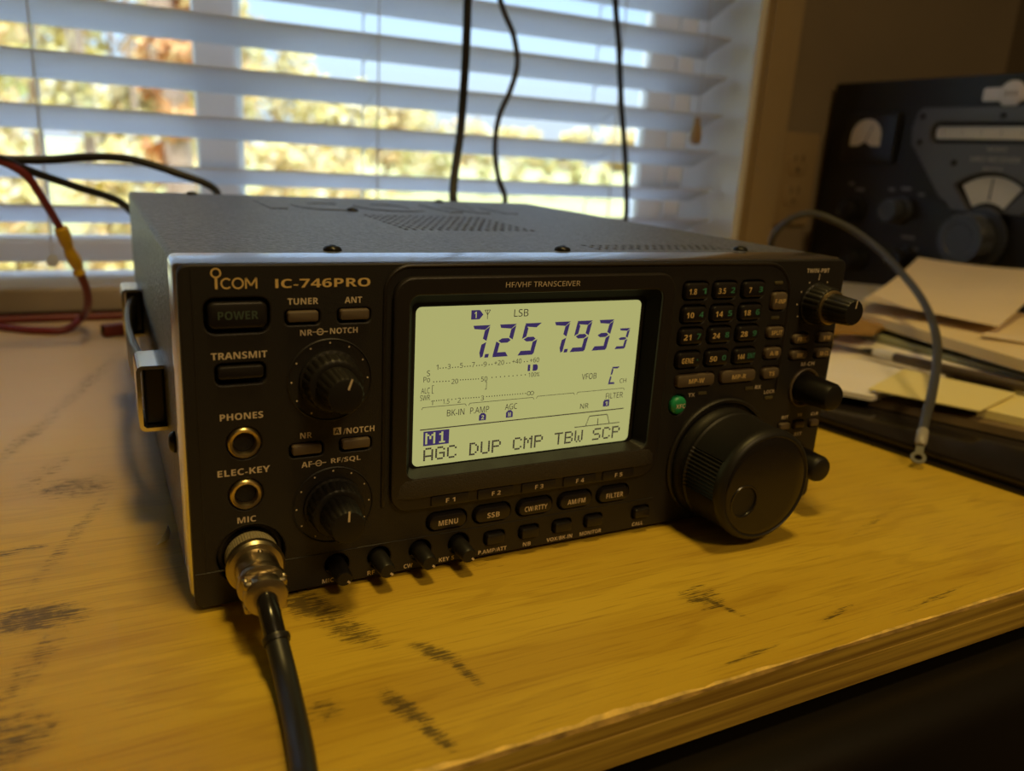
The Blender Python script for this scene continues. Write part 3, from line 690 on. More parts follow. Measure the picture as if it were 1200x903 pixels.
# keys
part(MB(FP).rr(17.9, 103.4, 18.0, 8.4, 2.2, -5, 1.2, .8).text('POWER', 17.9, 103.5, 2.7, 12.2, 1.28, 1), 'power_button', [KEY, DIMG], 'black power button with dim green lettering')
part(MB(FP).rr(18.2, 84.8, 14.2, 4.2, 1.2, -5, 1.2, .6), 'transmit_button', KEY)
for cu, cv in ((38.2, 102.3), (55.4, 102.4), (38.9, 56.0), (56.1, 56.2)): part(MB(FP).rr(cu, cv, 10.0, 3.6, .9, -5, 1.4, .6), 'function_button', KEYG, 'grey-brown key')
kt = (('1.8', '1'), ('3.5', '2'), ('7', '3'), ('10', '4'), ('14', '5'), ('18', '6'), ('21', '7'), ('24', '8'), ('28', '9'), ('GENE', '.'), ('50', '0'), ('144', 'ENT'))
for i, (a, b) in enumerate(kt):
    x, z = KX[i % 3], KZ[i // 3]; k = MB(FP).rr(x, z, 12.0, 6.6, 1.8, -5, 1.6, .8)
    wa = {'7': 1.6, 'GENE': 6.2, '144': 4.2}.get(a, 4.0); k.text(a, x - (1.0 if a == 'GENE' else 2.6), z - .1, 2.4, wa, 1.68, 1, .02)
    if b == '.': k.flat(circ(x + 4.2, z, .35, 8), 1.68, 2)
    else: k.text(b, x + 3.3, z + .1, 2.4, 4.2 if b == 'ENT' else 2.2, 1.68, 2, .02)
    part(k, 'keypad_button', [KEY, GOLD, GRN])
for cu, cv, W, H, s, wd in ((205.4, 68.1, 20.2, 5.4, 'MP-W', 8.4), (229.2, 68.3, 19.7, 5.4, 'MP-R', 8.0), (248.5, 68.3, 9.6, 5.0, 'TS', 3.4), (248, 77.8, 9.4, 5.0, 'A/B', 5.0), (247.8, 87.3, 9.4, 5.0, 'SPLIT', 6.4), (247.2, 101.5, 8.4, 7.6, 'F-INP', 6.2),
                            (264.2, 83.5, 9.7, 4.2, 'PBTC', 5.6), (279.8, 83.5, 9.7, 4.2, 'V/M', 4.4), (264.4, 76.0, 9.7, 4.2, 'MW', 3.6), (280.0, 76.0, 9.7, 4.2, 'M-CL', 5.6)):
    part(MB(FP).rr(cu, cv, W, H, 1.8, -5, 1.5, .7).text(s, cu, cv, 2.0, wd, 1.58, 1), 'memory_button', [KEYG, GOLD], 'grey-brown key with cream lettering')
part(MB(FP).lathe([(4, -5), (4, .8), (3.4, 1.5), (2.2, 1.9), (.01, 2.0)], 197.7, 57.6, 24).text('XFC', 197.9, 57.5, 2.0, 5.0, 2.08, 1), 'green_button', [GKEY, INK], 'round green button')
for cu in (262.8, 272.2, 282.0): part(MB(FP).rr(cu, 41.2, 6.2 if cu < 280 else 5.4, 3.2, .8, -5, 1.3, .5), 'tuning_button', KEYG)
for x, s, wd in zip(FX, ('MENU', 'SSB', 'CW/RTTY', 'AM/FM', 'FILTER'), (8.0, 5.4, 10.4, 8.6, 8.6)): part(MB(FP).rr(x, 20.6, 15.4, 6.3, 2.9, -5, 1.6, .9).text(s, x, 20.4, 2.2, wd, 1.68, 1), 'mode_button', [KEY, INK])
for x, s in zip(FX, ('F1', 'F2', 'F3', 'F4', 'F5')): part(MB(FP).rr(x, 30.2, 15.6, 4.4, .8, 1.5, 2.9, .4).text(s[0] + ' ' + s[1], x, 30.2, 1.8, 3.8, 2.96, 1), 'soft_key', [PLB, INK])
for x in (113.0, 128.6, 144.2, 159.6, 184.2): part(MB(FP).rr(x, 9.4, 7.8, 4.2, 1.0, -5, 2.0, .6), 'lower_button', KEY)

# jacks
for cv in (60.4, 42.0):
    part(MB(FP).lathe([(5.5, -4), (5.5, -.2), (5.2, .6), (4.8, .9), (3.9, .7), (3.5, -.6), (3.4, -3.5)], 18.5, cv, 32).lathe([(3.45, -3.4), (3.3, -1.6), (.01, -1.7)], 18.5, cv, 32, 1), 'phone_jack', [BRS, DARK], 'brass-rimmed jack socket')
part(MB(FP).lathe([(10.8, -5), (10.8, -3.0), (9.6, -2.6), (9.4, -5.5), (.01, -5.6)], 19.6, 19.2, 32), 'microphone_socket', PLA)

# rotary knobs
def flut(n, amp, sharp=2): return lambda a: -amp * (.5 + .5 * math.cos(n * a)) ** sharp
def mark(m, cu, cv, r0, r1, ang, w, mt=1, wd=.7):
    d = Vector((math.sin(ang), math.cos(ang))); n = Vector((d.y, -d.x)) * wd / 2
    m.flat([tuple(Vector((cu, cv)) + d * r + n * s_) for r, s_ in ((r0, 1), (r1, 1), (r1, -1), (r0, -1))], w, mt)
for (cu, cv, ang) in ((47.2, 79.9, .35), (48.1, 33.7, .05)):
    part(MB(FP).lathe([(14.6, -.2), (14.6, .25), (14.2, .5), (13.9, .1), (12, .05), (12, -.2)], cu, cv, 56), 'knob_surround', PLA)
    o = MB(FP).lathe([(10.6, .3), (10.6, 1.6), (9.9, 1.9, 1), (9.5, 7.4, 1), (9.0, 8.3), (8.2, 8.7), (7.0, 8.7), (.01, 8.6)], cu, cv, 120, fl=flut(24, .045)); outer = part(o, 'outer_ring_knob', KNB)
    k = MB(FP).lathe([(6.9, 8.4), (6.9, 10, 1), (6.3, 18.4, 1), (5.6, 19.6), (5.0, 19.8), (.01, 19.7)], cu, cv, 120, fl=flut(18, .05)); mark(k, cu, cv, 2.2, 6.0, ang, 19.86); part(k, 'rotary_knob', [KNB, INK])
# twin passband knob
part(MB(FP).lathe([(9.6, .2), (9.6, 1.0), (9.2, 1.4, 1), (8.7, 8.6, 1), (8.2, 9.2), (7.9, 9.3), (.01, 9.3)], 270.2, 99.5, 120, fl=flut(22, .05)), 'outer_ring_knob', KNB)
part(MB(FP).lathe([(7.7, 9.2), (7.7, 9.9), (7.0, 10.2), (6.6, 10.2)], 270.2, 99.5, 40), 'knob_collar', BRS, 'brass-coloured collar')
k = MB(FP).lathe([(6.5, 9.2), (6.5, 11, 1), (5.8, 21.4, 1), (5.2, 22.2), (.01, 22.3)], 270.2, 99.5, 120, fl=flut(16, .06)); mark(k, 270.2, 99.5, 2, 5.4, .1, 22.4); part(k, 'rotary_knob', [KNB, INK])
# memory channel knob and RIT knob
part(MB(FP).lathe([(9.4, -.2), (9.4, .9), (9.0, 1.2), (8.2, .8), (8.0, -.3)], 271.7, 59.6, 48), 'knob_surround', KEYG)
part(MB(FP).lathe([(7.0, -.2), (7.0, 3), (6.5, 16.6), (5.6, 18.2), (4.6, 18.6), (.01, 18.6)], 271.7, 59.6, 40), 'rotary_knob', KNB)
part(MB(FP).lathe([(8.4, -.2), (8.4, .8), (8.0, 1.0), (7.2, .7), (7.0, -.3)], 272.4, 24.4, 48), 'knob_surround', PLA)
part(MB(FP).lathe([(6.6, -.2), (6.6, 3), (6.3, 16), (5.5, 17.6), (4.7, 18), (.01, 18)], 272.4, 24.4, 40), 'rotary_knob', KNB)
# main tuning dial
DX, DZ, DL, DR = 224.0, 28.6, 32.0, 24.4
part(MB(FP).lathe([(28.4, -.5), (28.4, 1.2), (27.8, 1.9), (26.6, 1.7), (26.0, .2), (26.0, -.5)], DX, DZ + 1.4, 90), 'dial_surround', PLA)
def grip(a): return -.032 * (.5 + .5 * math.cos(90 * a)) if (math.cos(3 * (a - 4.86)) > .45) else 0.
dl = part(MB(FP).lathe([(25.8, .2), (25.8, 3.6), (25.2, 4.4), (25.0, 7.0), (25.6, 7.8), (25.6, 8.6), (24.9, 9.4, 1), (24.4, 26.5, 1), (24.9, 27.2), (24.9, 29.2), (24.4, 30.8), (23.2, 31.8), (22.6, 32.0), (22.2, 31.6), (21.9, 31.5)], DX, DZ, 540, fl=grip), 'tuning_dial', KNB)
# face plate with the finger dimple
m_ = MB(FP); DMX, DMZ, DMR = DX - 11.6, DZ - 5.0, 6.6
n = 48; rings = [[(DX + 21.9 * math.cos(a), DZ + 21.9 * math.sin(a), 31.5) for a in [2 * PI * i / n for i in range(n)]]]
for q in (.97, .8, .5, .2, 0): 
    r = DMR + .9 + (21.5 - DMR - .9) * q; f = 1 - q
    rings.append([(DX + (DMX - DX) * f + r * math.cos(a), DZ + (DMZ - DZ) * f + r * math.sin(a), 31.9) for a in [2 * PI * i / n for i in range(n)]])
for r, ww in ((DMR + .5, 32.3), (DMR, 32.2), (DMR - .3, 31.2), (DMR * .85, 29.3), (DMR * .55, 27.9), (DMR * .2, 27.3)): rings.append([(DMX + r * math.cos(a), DMZ + r * math.sin(a), ww) for a in [2 * PI * i / n for i in range(n)]])
m_.loft(rings, 0, False, True)
fpl = m_.build('dial_face', mat('dial_gloss', (.013, .011, .010), .25), dl)
# small stick knobs along the bottom
for i, cu in enumerate(MINI):
    k = MB(FP).lathe([(3.3, -5), (3.3, 3.0), (3.0, 9.6), (2.5, 10.4), (.01, 10.5)], cu, 9.2, 28); mark(k, cu, 9.2, 1.3, 2.6, 2.3, 10.58, 1, .8); part(k, 'stick_knob', [KNB, INK])

# carrying handle on the left side
for name, y0, y1, z0, z1 in (('front', 72, 97, 42.5, 69.5), ('rear', 226, 250, 46, 73)):
    m_ = MB(lambda u, v, w: Vector((u, w, v)) * MM)
    U = [(0, z1), (-8.2, z1), (-9.6, z1 - .7), (-10.3, z1 - 2.2), (-10.3, z0 + 2.2), (-9.6, z0 + .7), (-8.2, z0), (0, z0), (0, z0 + 1.5), (-7.8, z0 + 1.5), (-8.8, z0 + 2.6), (-8.8, z1 - 2.6), (-7.8, z1 - 1.5), (0, z1 - 1.5)]
    n = len(U); vs = [(x, z, y) for y in (y0, y1) for x, z in U]; fs = [(i, (i + 1) % n, n + (i + 1) % n, n + i) for i in range(n)]
    for i in range(6): fs.append((i, i + 1, 12 - i, 13 - i))
    fs += [tuple(n + k for k in f) for f in fs[n:]]
    m_.add(vs, fs)
    o = part(m_, 'handle_cap', CHR, 'chrome end cap of the carrying handle')
    MB().box(-7.6, -.1, y0 + 5, y1 - 3, z0 + 1.7, z1 - 1.7).build('cap_insert', STRAP, rd, bevel=.001)
m_ = MB()
rings = []
for i in range(25):
    q = i / 24; y = 95 + q * 133; x = -4.2 - 5.2 * math.sin(PI * q) ** .6; zc = 56 + 3.6 * q; hw = 9.5
    rings.append([(x + dx, y, zc + dzz) for dx, dzz in ((-1.4, -hw + 1), (-1.4, hw - 1), (-.7, hw), (.7, hw), (1.4, hw - 1), (1.4, -hw + 1), (.7, -hw), (-.7, -hw))])
m_.loft(rings); part(m_, 'handle_strap', STRAP)

# ------------------------------------------------------------------ microphone plug and lead
ax = Vector((-.02, -1, .03)); o0 = Vector((.0196, .0, .0192))
mc = thing('microphone_cable', 'black microphone cable with metal screw plug in the round socket at the front', 'cable', (.0196, -.03, .0192))
FQ = frame_of(o0, ax)
def mpart(m, n_, mt, **k): return m.build(n_, mt, mc, **k)
mpart(MB(FQ).lathe([(6.5, -2.2), (8.7, -2.0), (8.9, .2), (8.9, .8, 1), (8.9, 6.2, 1), (8.7, 6.8), (9.5, 7.2), (9.6, 9.6), (8.8, 10.6), (7.4, 10.8)], 0, 0, 300, m=[0] * 600 + [1] * 900 + [0] * 2100, fl=lambda a: -.03 * (.5 + .5 * math.cos(60 * a))), 'coupling_ring', [NIK, KNUR])
mpart(MB(FQ).lathe([(7.2, 8), (7.2, 20.4), (6.9, 20.8)], 0, 0, 48).ball((1.0, 7.0, 13), .9), 'plug_body', NIK)
mpart(MB(FQ).lathe([(7.0, 20.4), (7.7, 20.8), (7.9, 22.6), (7.5, 23.8), (6.2, 24.2), (5.6, 24.2), (5.4, 26.4), (6.6, 27.0), (6.9, 29.8), (6.4, 31.2), (4.6, 31.8), (3.6, 31.8)], 0, 0, 48), 'plug_end_ring', NIK)
m_ = MB(FQ)
m_.box(-6.6, 6.6, 2.4, 5.4, 24.6, 30.6); m_.box(-6.6, 6.6, -5.4, -2.4, 24.6, 30.6)
mpart(m_, 'cable_clamp', NIK, bevel=.0009)
for s_ in (-1, 1): mpart(MB(FQ).ball((s_ * 5.8, 5.0, 28), 1.1), 'clamp_screw', NIK)
# lead: sleeve then cable down to the desk and over its front edge
c0 = FQ(0, 0, 29); 
lead = [c0, at(317, 722, 2, .0168), at(324, 750, 2, .0118), at(334, 790, 2, .0066), at(345, 840, 2, .0042), at(352, 875, 2, .0042)]
lead = [Vector(p) for p in lead]; lead += [Vector((.0165, -.0935, .0042)), Vector((.0155, -.1045, .0038)), Vector((.0150, -.1165, -.006)), Vector((.0150, -.1245, -.024)), Vector((.016, -.1255, -.06)), Vector((.02, -.1255, -.17))]
L3 = M(*lead)
mpart(MB().tube(L3[:3], 3.35, 16), 'strain_relief', mat('sleeve_gloss', (.012, .011, .011), .2))
mpart(MB(frame_of(lead[2], lead[3] - lead[1])).lathe([(3.2, -1.2), (4.2, -1.0), (4.3, 0), (4.0, .9), (3.0, 1.1)], 0, 0, 24), 'sleeve_collar', BRUB)
mpart(MB().tube(L3[2:], 3.5, 16), 'cable', CABK)

# ------------------------------------------------------------------ cables behind the radio
def cable(name, pts, r, mt, label, cat='cable', org=None, build=True, sub=8):
    pts = [Vector(p) for p in pts]; return MB().tube(M(*pts), r, 12, sub=sub)
def hang(px, y, end, r, mt, label):
    pts = [at(u, v, 1, yy) for (u, v), yy in zip(px, y)]
    pts = [Vector((pts[0].x + .004, pts[0].y, 1.66)), Vector((pts[0].x + .002, pts[0].y, .9))] + pts + [Vector(e) for e in end]
    p0 = pts[3]; m = MB().tube(M(*pts), r, 12, sub=8)
    return tag(m.build('hanging_cable', mt, at_=(pts[2].x, pts[2].y, pts[2].z)), label, 'cable')
hang([(549, -30), (546, 60), (540, 150), (531, 232)], [.40, .40, .40, .38], [(.2455, .345, .098), (.2498, .330, .083), (.25, .327, .081)], 3.6, CABK, 'thick straight black cable hanging in front of the blind, leftmost of three')
hang([(583, -20), (590, 12), (602, 42), (606, 76), (598, 106), (585, 136), (580, 172), (584, 208), (592, 236)], [.43] * 9, [(.287, .41, .06), (.262, .37, .038), (.225, .34, .036), (.2155, .327, .036)], 2.6, CAGY, 'thin wavy dark cable hanging in front of the blind, middle of three')
hang([(721, -20), (725, 50), (728, 120), (732, 175), (734, 215), (733, 258)], [.44] * 6, [(.44, .42, .06), (.37, .40, .045), (.30, .36, .07), (.268, .340, .083), (.267, .327, .083)], 2.9, CABK, 'slim black cable hanging in front of the blind, rightmost of three')
def side_cable(px, y, head, end, r, mt, label, cat='cable', name='cable'):
    pts = [Vector(h) for h in head] + [at(u, v, 1, yy) for (u, v), yy in zip(px, y)] + [Vector(e) for e in end]
    return tag(MB().tube(M(*pts), r, 12, sub=8).build(name, mt, at_=pts[len(head)]), label, cat)
side_cable([(-40, 187), (0, 187), (60, 187), (100, 184), (150, 186), (205, 202), (252, 222)], [.36, .37, .38, .39, .40, .40, .39], [(-.60, .30, .006), (-.40, .33, .03), (-.22, .35, .11)], [(.058, .370, .103), (.045, .345, .088), (.040, .327, .081)], 2.9, CABK, 'black cable arching left of the radio, upper of two, entering behind its top edge')
side_cable([(-40, 176), (0, 186), (40, 202), (90, 219), (146, 240)], [.35, .36, .37, .38, .39], [(-.60, .24, .006), (-.40, .27, .03), (-.22, .32, .10)], [(.012, .385, .085), (.030, .36, .05), (.040, .327, .036)], 2.6, CABK, 'black cable sloping down left of the radio, lower of two')

# red wire with a yellow crimp splice
rw = thing('red_wire', 'thick dark red wire looping down beside the blind, with a yellow crimp splice', 'wire', (-.04, .38, .0))
up = [(-.40, .30, .003), (-.24, .33, .09)]
p1 = [at(u, v, 1, y) for u, v, y in ((-30, 178, .35), (0, 188, .36), (30, 205, .365), (52, 236, .37), (73, 271, .38))]
MB().tube(M(*([Vector(q) for q in up] + p1)), 2.6, 12, sub=8).build('upper_wire', REDW, rw)
c1 = [at(u, v, 1, y) for u, v, y in ((71, 266, .378), (76, 279, .381), (83, 297, .385), (89, 308, .388), (94, 322, .39))]
MB().tube(M(*c1), 4, 16, sub=10, rad=lambda q: (3.2 + 1.5 * abs(math.sin(2.1 * PI * q + .5)) ** .7) if .02 < q < .98 else 2.6).build('crimp_splice', YEL, rw)['label'] = 'yellow crimp splice'
p2 = [at(94, 320, 1, .39), at(101, 338, 1, .402), at(103, 354, 1, .418)] + [at(u, v, 2, z) for u, v, z in ((95, 373, .0085), (76, 386, .0035), (42, 387, .0030), (10, 384, .0030), (-20, 380, .0030))] + [Vector((-.22, .53 - .04, .003)), Vector((-.40, .47, .003))]
MB().tube(M(*p2), 2.9, 12, sub=8).build('lower_wire', REDW, rw)
tag(MB().tube(M((-.45, .495, .0034), (-.25, .4975, .0034), (-.10, .497, .0034), (-.02, .4975, .0034), (.06, .492, .0034), (.10, .45, .0034), (.16, .41, .012), (.20, .36, .03), (.215, .331, .038)), 3.1, 12, sub=8).build('red_wire', REDW, at_=(-.10, .497, 0)), 'straight red wire lying along the back of the desk against the sill', 'wire')
pc = at(139, 387, 2, .004)
rc = thing('red_connector', 'small red plastic connector lying on the desk behind the carrying handle', 'connector', (pc.x, pc.y, 0))
FC = frame_of((pc.x, pc.y, .0052), (-.93, -.36, 0))
MB(FC).rr(0, 0, 9, 9, 1, -12, 12, .6).build('housing', REDW, rc)
MB(FC).rr(0, 1, 5, 4.4, .6, 11.5, 12.6, .2).build('contact', DARK, rc)
MB().tube(M(FC(0, 0, -11), FC(0, 0, -22), FC(4, 0, -32), FC(12, -2.5, -40)), 2.0, 10, sub=6).build('wire_tail', REDW, rc)

# grey lead with ring terminal on the right
gp = [Vector((.31, .36, .004)), Vector((.345, .335, .03))] + [at(u, v, 1, y) for u, v, y in ((897, 297, .300), (908, 274, .292), (926, 257, .283), (950, 250, .270), (985, 262, .245), (1020, 284, .215), (1055, 318, .175), (1080, 350, .138), (1095, 385, .100), (1098, 420, .066), (1092, 462, .042), (1085, 488, .028))]
pe = at(1081, 508, 1, .020); ptp = at(1076, 536, 1, .0115)
gl = thing('ground_lead', 'grey lead looping over the papers and ending in a bare ring terminal', 'cable', (ptp.x, ptp.y, .003))
MB().tube(M(*(gp + [pe])), 2.9, 14, sub=8).build('lead', CAGY, gl)
dv = (ptp - pe).normalized()
FT = frame_of(pe, dv, (0, 0, 1)); LT = (ptp - pe).length * 1000
MB(FT).lathe([(2.6, -3), (3.2, -2), (3.3, 6), (2.7, 8.5), (2.4, 9)], 0, 0, 24).build('crimp_sleeve', CLR, gl)['label'] = 'pale translucent crimp sleeve'
upn = Vector((0, 0, 1)) - dv * dv.z; upn.normalize(); sd = dv.cross(upn)
FR = lambda u, v, w: pe + (sd * u + dv * v + upn * w) * MM
m_ = MB(FR); plate(m_, [(-2.2, 7), (2.2, 7)] + [(4.2 * math.cos(a), LT + 4.2 * math.sin(a)) for a in [math.radians(-58 + 296 * k / 26) for k in range(27)]], [circ(0, LT, 2.1, 20)], -.5, .5, .15)
m_.build('ring_terminal', TIN, gl)

# ------------------------------------------------------------------ papers on the right
def sheet(pts, z0, z1, sagf=None): 
    m = MB(); m.poly([(p[0] * 1000, p[1] * 1000) for p in pts], z0 * 1000, z1 * 1000); return m
ZF = .0092
fa, fb = at(963, 503, 2, 0), at(1200, 582, 2, 0); d = (fb - fa).normalized(); nrm = Vector((-d.y, d.x, 0)); 
if nrm.x < 0: nrm = -nrm
q0 = fa - d * .075; q1 = fa + d * .25
fol = [q0, q1, q1 + nrm * .34, q0 + nrm * .34]
FFo = lambda u, v, w: q0 + (d * u + nrm * v) * MM + Vector((0, 0, w * MM))
LF = (q1 - q0).length * 1000
fo = thing('folder', 'glossy black folder lying flat on the desk under the papers', 'folder', (*((q0 + q1 + nrm * .34) / 2).xy, 0))
MB(FFo).rr(LF / 2, 170, LF, 340, 6, 6.0, 9.0, .8).build('front_cover', GLOSS, fo)
MB(FFo).rr(LF / 2, 170, LF, 340, 6, .1, 2.9, .5).build('back_cover', GLOSS, fo)
MB(FFo).rr(LF / 2, 171, LF - 5, 336, 5, 2.9, 6.0, .0).build('inner_pages', mat('dark_pages', (.035, .027, .02), .6), fo)
def quad(px, z): return [at(u, v, 2, z) for u, v in px]
def pap(name, px, z, th, mt, label, cat='paper', curl=None, nx=10, ny=10):
    a, b, c, d_ = quad(px, z)
    m = MB(); top = []; bot = []
    for j in range(ny + 1):
        for i in range(nx + 1):
            s_, t_ = i / nx, j / ny; p = a * (1 - s_) * (1 - t_) + b * s_ * (1 - t_) + c * s_ * t_ + d_ * (1 - s_) * t_
            h = curl(s_, t_) if curl else 0.
            top.append((p.x * 1000, p.y * 1000, (p.z + h) * 1000)); bot.append((p.x * 1000, p.y * 1000, (p.z + h - th) * 1000))
    N = len(top); W_ = nx + 1; fs = []
    for j in range(ny):
        for i in range(nx):
            k = j * W_ + i; fs.append((k, k + 1, k + W_ + 1, k + W_)); fs.append((N + k, N + k + W_, N + k + W_ + 1, N + k + 1))
    for i in range(nx): fs.append((i, N + i, N + i + 1, i + 1)); k = ny * W_ + i; fs.append((k, k + 1, N + k + 1, N + k))
    for j in range(ny): k = j * W_; fs.append((k, k + W_, N + k + W_, N + k)); k = j * W_ + nx; fs.append((k, N + k, N + k + W_, k + W_))
    m.add(top + bot, fs)
    ctr = (a + b + c + d_) / 4
    return tag(m.build(name, mt, at_=(ctr.x, ctr.y, z - th)), label, cat)
# booklet under the note, yellow pad pages at right, white sheets, note, pen, folders
pap('booklet', ((1018, 466), (1205, 507), (1330, 470), (1100, 440)), .0150, .0052, BRNP, 'worn brown booklet edge showing below the yellow note', 'booklet')
pap('yellow_pad', ((1146, 478), (1235, 498), (1330, 470), (1196, 455)), .0205, .0052, YPAP, 'thick yellow paper pad at the right edge beside the yellow note', 'pad')
pap('paper_stack', ((948, 450), (1022, 464), (1160, 425), (985, 392)), .0190, .0034, WPAP, 'white sheets lying beside the right side of the radio', 'paper', nx=4, ny=4)
pap('sticky_note', ((1018, 455), (1148, 481), (1190, 462), (1060, 432)), .0225, .0010, YPAP, 'pale yellow paper note with pencil marks lying on the white sheets', 'note', curl=lambda s, t: .001 * s * t)
pap('document', ((975, 398), (1200, 450), (1330, 430), (1000, 384)), .0262, .0022, WPAP, 'white document strip behind the dark pen', 'paper', nx=4, ny=4)
pap('magazine', ((1002, 388), (1205, 440), (1330, 420), (1040, 366)), .0310, .0040, GPAP, 'green-grey printed magazine under the manila folder', 'magazine')
pap('brochure', ((1136, 416), (1240, 444), (1300, 420), (1150, 398)), .0345, .0020, BPAP, 'dark blue glossy brochure at the right edge under the manila folder', 'brochure')
pap('wooden_board', ((935, 386), (1024, 389), (1062, 366), (985, 360)), .0385, .0028, mat('board_wood', (.36, .20, .05), .5, var=.2, vscale=30), 'small tan wooden board sticking out under the manila folder', 'board', nx=3, ny=3)
pap('manila_folder', ((996, 356), (1230, 422), (1330, 390), (1060, 342)), .0480, .0080, MANI, 'cream manila folder with a bright rounded front edge under the curled sheet', 'folder', curl=lambda s, t: -.0045 * max(0, 1 - t * 5) ** 2)
pap('curled_sheet', ((1012, 350), (1170, 382), (1228, 346), (1072, 323)), .0560, .0008, CREAM, 'large cream sheet curling upward in front of the black receiver', 'paper', curl=lambda s, t: .014 * t * t + .010 * s * s * t + .006 * (1 - s) * t, nx=14, ny=14)
pap('loose_sheet', ((1150, 392), (1260, 410), (1330, 372), (1190, 372)), .0500, .0012, CREAM, 'cream sheet corner at the right edge under the curled sheet', 'paper', nx=6, ny=6)
pap('envelope', ((960, 358), (1040, 368), (1090, 340), (985, 330)), .0440, .0012, mat('grey_paper', (.33, .30, .27), .8), 'dull grey envelope right behind the twin knob of the radio', 'envelope', nx=4, ny=4)
# pen
pa, pb = at(1008, 409, 2, .0262), at(1215, 457, 2, .0262)
pn = thing('pen', 'dark ballpoint pen with pale grip and black tip on the white sheets', 'pen', (*((pa + pb) / 2).xy, .0225))
FPn = frame_of(pa, pb - pa); LP = (pb - pa).length * 1000
MB(FPn).lathe([(.5, 0), (1.2, 2), (2.6, 7), (2.8, 9), (2.8, 12)], 0, 0, 20).build('tip', BRUB, pn)
MB(FPn).lathe([(2.8, 11), (3.4, 13), (3.5, 26), (3.3, 28)], 0, 0, 20).build('grip', PENW, pn)['label'] = 'pale grip section'
MB(FPn).lathe([(3.3, 27), (3.7, 28.5), (3.7, 118), (3.2, 121), (.01, 121)], 0, 0, 20).build('barrel', PENB, pn)
# pale splinter beside the radio
cp = at(206, 627, 2, 0) - Vector((.0036, .001, 0))
m_ = MB(); m_.loft([[(cp.x * 1000 - 4, cp.y * 1000 - 5, .1), (cp.x * 1000 - 3.6, cp.y * 1000 - 5.3, .1), (cp.x * 1000 - 3.7, cp.y * 1000 - 5, .3)], [(cp.x * 1000 - 1.6, cp.y * 1000, .1), (cp.x * 1000 + .8, cp.y * 1000 - 1.5, .1), (cp.x * 1000 - .2, cp.y * 1000, 2.6)], [(cp.x * 1000 + .4, cp.y * 1000 + 5, .1), (cp.x * 1000 + 1.9, cp.y * 1000 + 4.5, .1), (cp.x * 1000 + 1.2, cp.y * 1000 + 5, 3.4)]])
tag(m_.build('paper_scrap', CHIP, at_=(cp.x, cp.y, 0)), 'tiny pale scrap on the desk beside the lower left corner of the radio', 'scrap')

# ------------------------------------------------------------------ old receiver on the right
XR = .828; yl = at(981, 98, 0, XR)
def Rp(u, v):
    q = at(u, v, 0, XR); return ((yl.y - q.y) * 1000, q.z * 1000)
FRc = lambda u, v, w: Vector((XR - w * MM, yl.y - u * MM, v * MM))
RW, RH0, RH1 = 2 * Rp(1187, 110)[0], 12., yl.z * 1000
rv = thing('vintage_receiver', 'large black vintage receiver with grey dial plate, standing right of the radio', 'receiver', (XR + .16, yl.y - RW * .0005, 0))
def rpart(m, n_, mt, lab=None, **k):
    o = m.build(n_, mt, rv, **k)
    if lab: o['label'] = lab
    return o
rpart(MB(FRc).rr(RW / 2, (RH0 + RH1) / 2, RW - 12, RH1 - RH0 - 8, 6, -330, -4, .5), 'cabinet', RCAB)
for u in (30, RW - 30):
    for w_ in (-40, -300): rpart(MB(lambda a, b, c: FRc(a, c, b)).lathe([(12, 0), (13, 2), (12, 17), (.01, 17)], u, w_, 20), 'foot', BRUB)
uc = RW / 2
# panel with openings
ml = Rp(997, 133); mh = Rp(1049, 192)
rpart(plate(MB(FRc), rrect(uc, (RH0 + RH1) / 2, RW, RH1 - RH0, 3, 4), [], -4, 0, .6), 'front_panel', RPAN)
# meter
mu, mv = (ml[0] + mh[0]) / 2, (ml[1] + mh[1]) / 2; mw = abs(mh[0] - ml[0]); mh_ = abs(ml[1] - mh[1])
m_ = MB(FRc); m_.rr(mu, mv, mw, mh_, 4, 0, 8, 2); rm = rpart(m_, 'meter', mat('meter_case', (.012, .012, .013), .3))
a0, a1, a2 = Rp(1001, 171), Rp(1036, 171), Rp(1021, 140)
fw = a1[0] - a0[0]; fc = (a0[0] + a1[0]) / 2
pts = [(a0[0], a0[1])] + [(fc + fw / 2 * math.cos(t_), a0[1] + (a2[1] - a0[1]) * (.35 + .65 * math.sin(t_))) for t_ in [PI - PI * k / 16 for k in range(17)]] + [(a1[0], a0[1]), (fc + fw * .22, a0[1]), (fc, a0[1] + 5), (fc - fw * .22, a0[1])]
o = MB(FRc).poly(pts, 8.0, 8.4).build('meter_face', RFAC, rm); o['label'] = 'pale meter face'
MB(FRc).poly([(fc - .5, a0[1] + 4), (fc + .5, a0[1] + 4), (fc + 9.4, a0[1] + 24), (fc + 8.8, a0[1] + 24.4)], 8.6, 8.9).build('needle', DARK, rm)
# dial plate
pl = [Rp(1080, 129), Rp(1073, 150), Rp(1072, 170), Rp(1077, 178), Rp(1104, 231), Rp(1112, 236)]
lf = [(p[0], p[1]) for p in pl]; top_ = lf[0][1]
out = [(lf[0][0] + 6, top_ + 2)] + [(lf[0][0] + 1, top_ - 2)] + lf[1:]
bot = lf[-1][1] - 8
out = out + [(uc - 40, bot), (uc + 40, bot)] + [(2 * uc - x, y) for x, y in reversed(out)]
sl = Rp(1098, 148)[1]; sl2 = Rp(1098, 163)[1]; sc_ = (sl + sl2) / 2; su = Rp(1094, 156)[0]
u0_, v0_ = uc, Rp(1166, 272)[1]
ro, ri = abs(Rp(1166, 207)[1] - v0_), abs(Rp(1166, 236)[1] - v0_)
arc = [(u0_ + (ro + 4) * math.cos(t_), v0_ + (ro + 4) * math.sin(t_)) for t_ in [math.radians(48 + 84 * k / 24) for k in range(25)]]
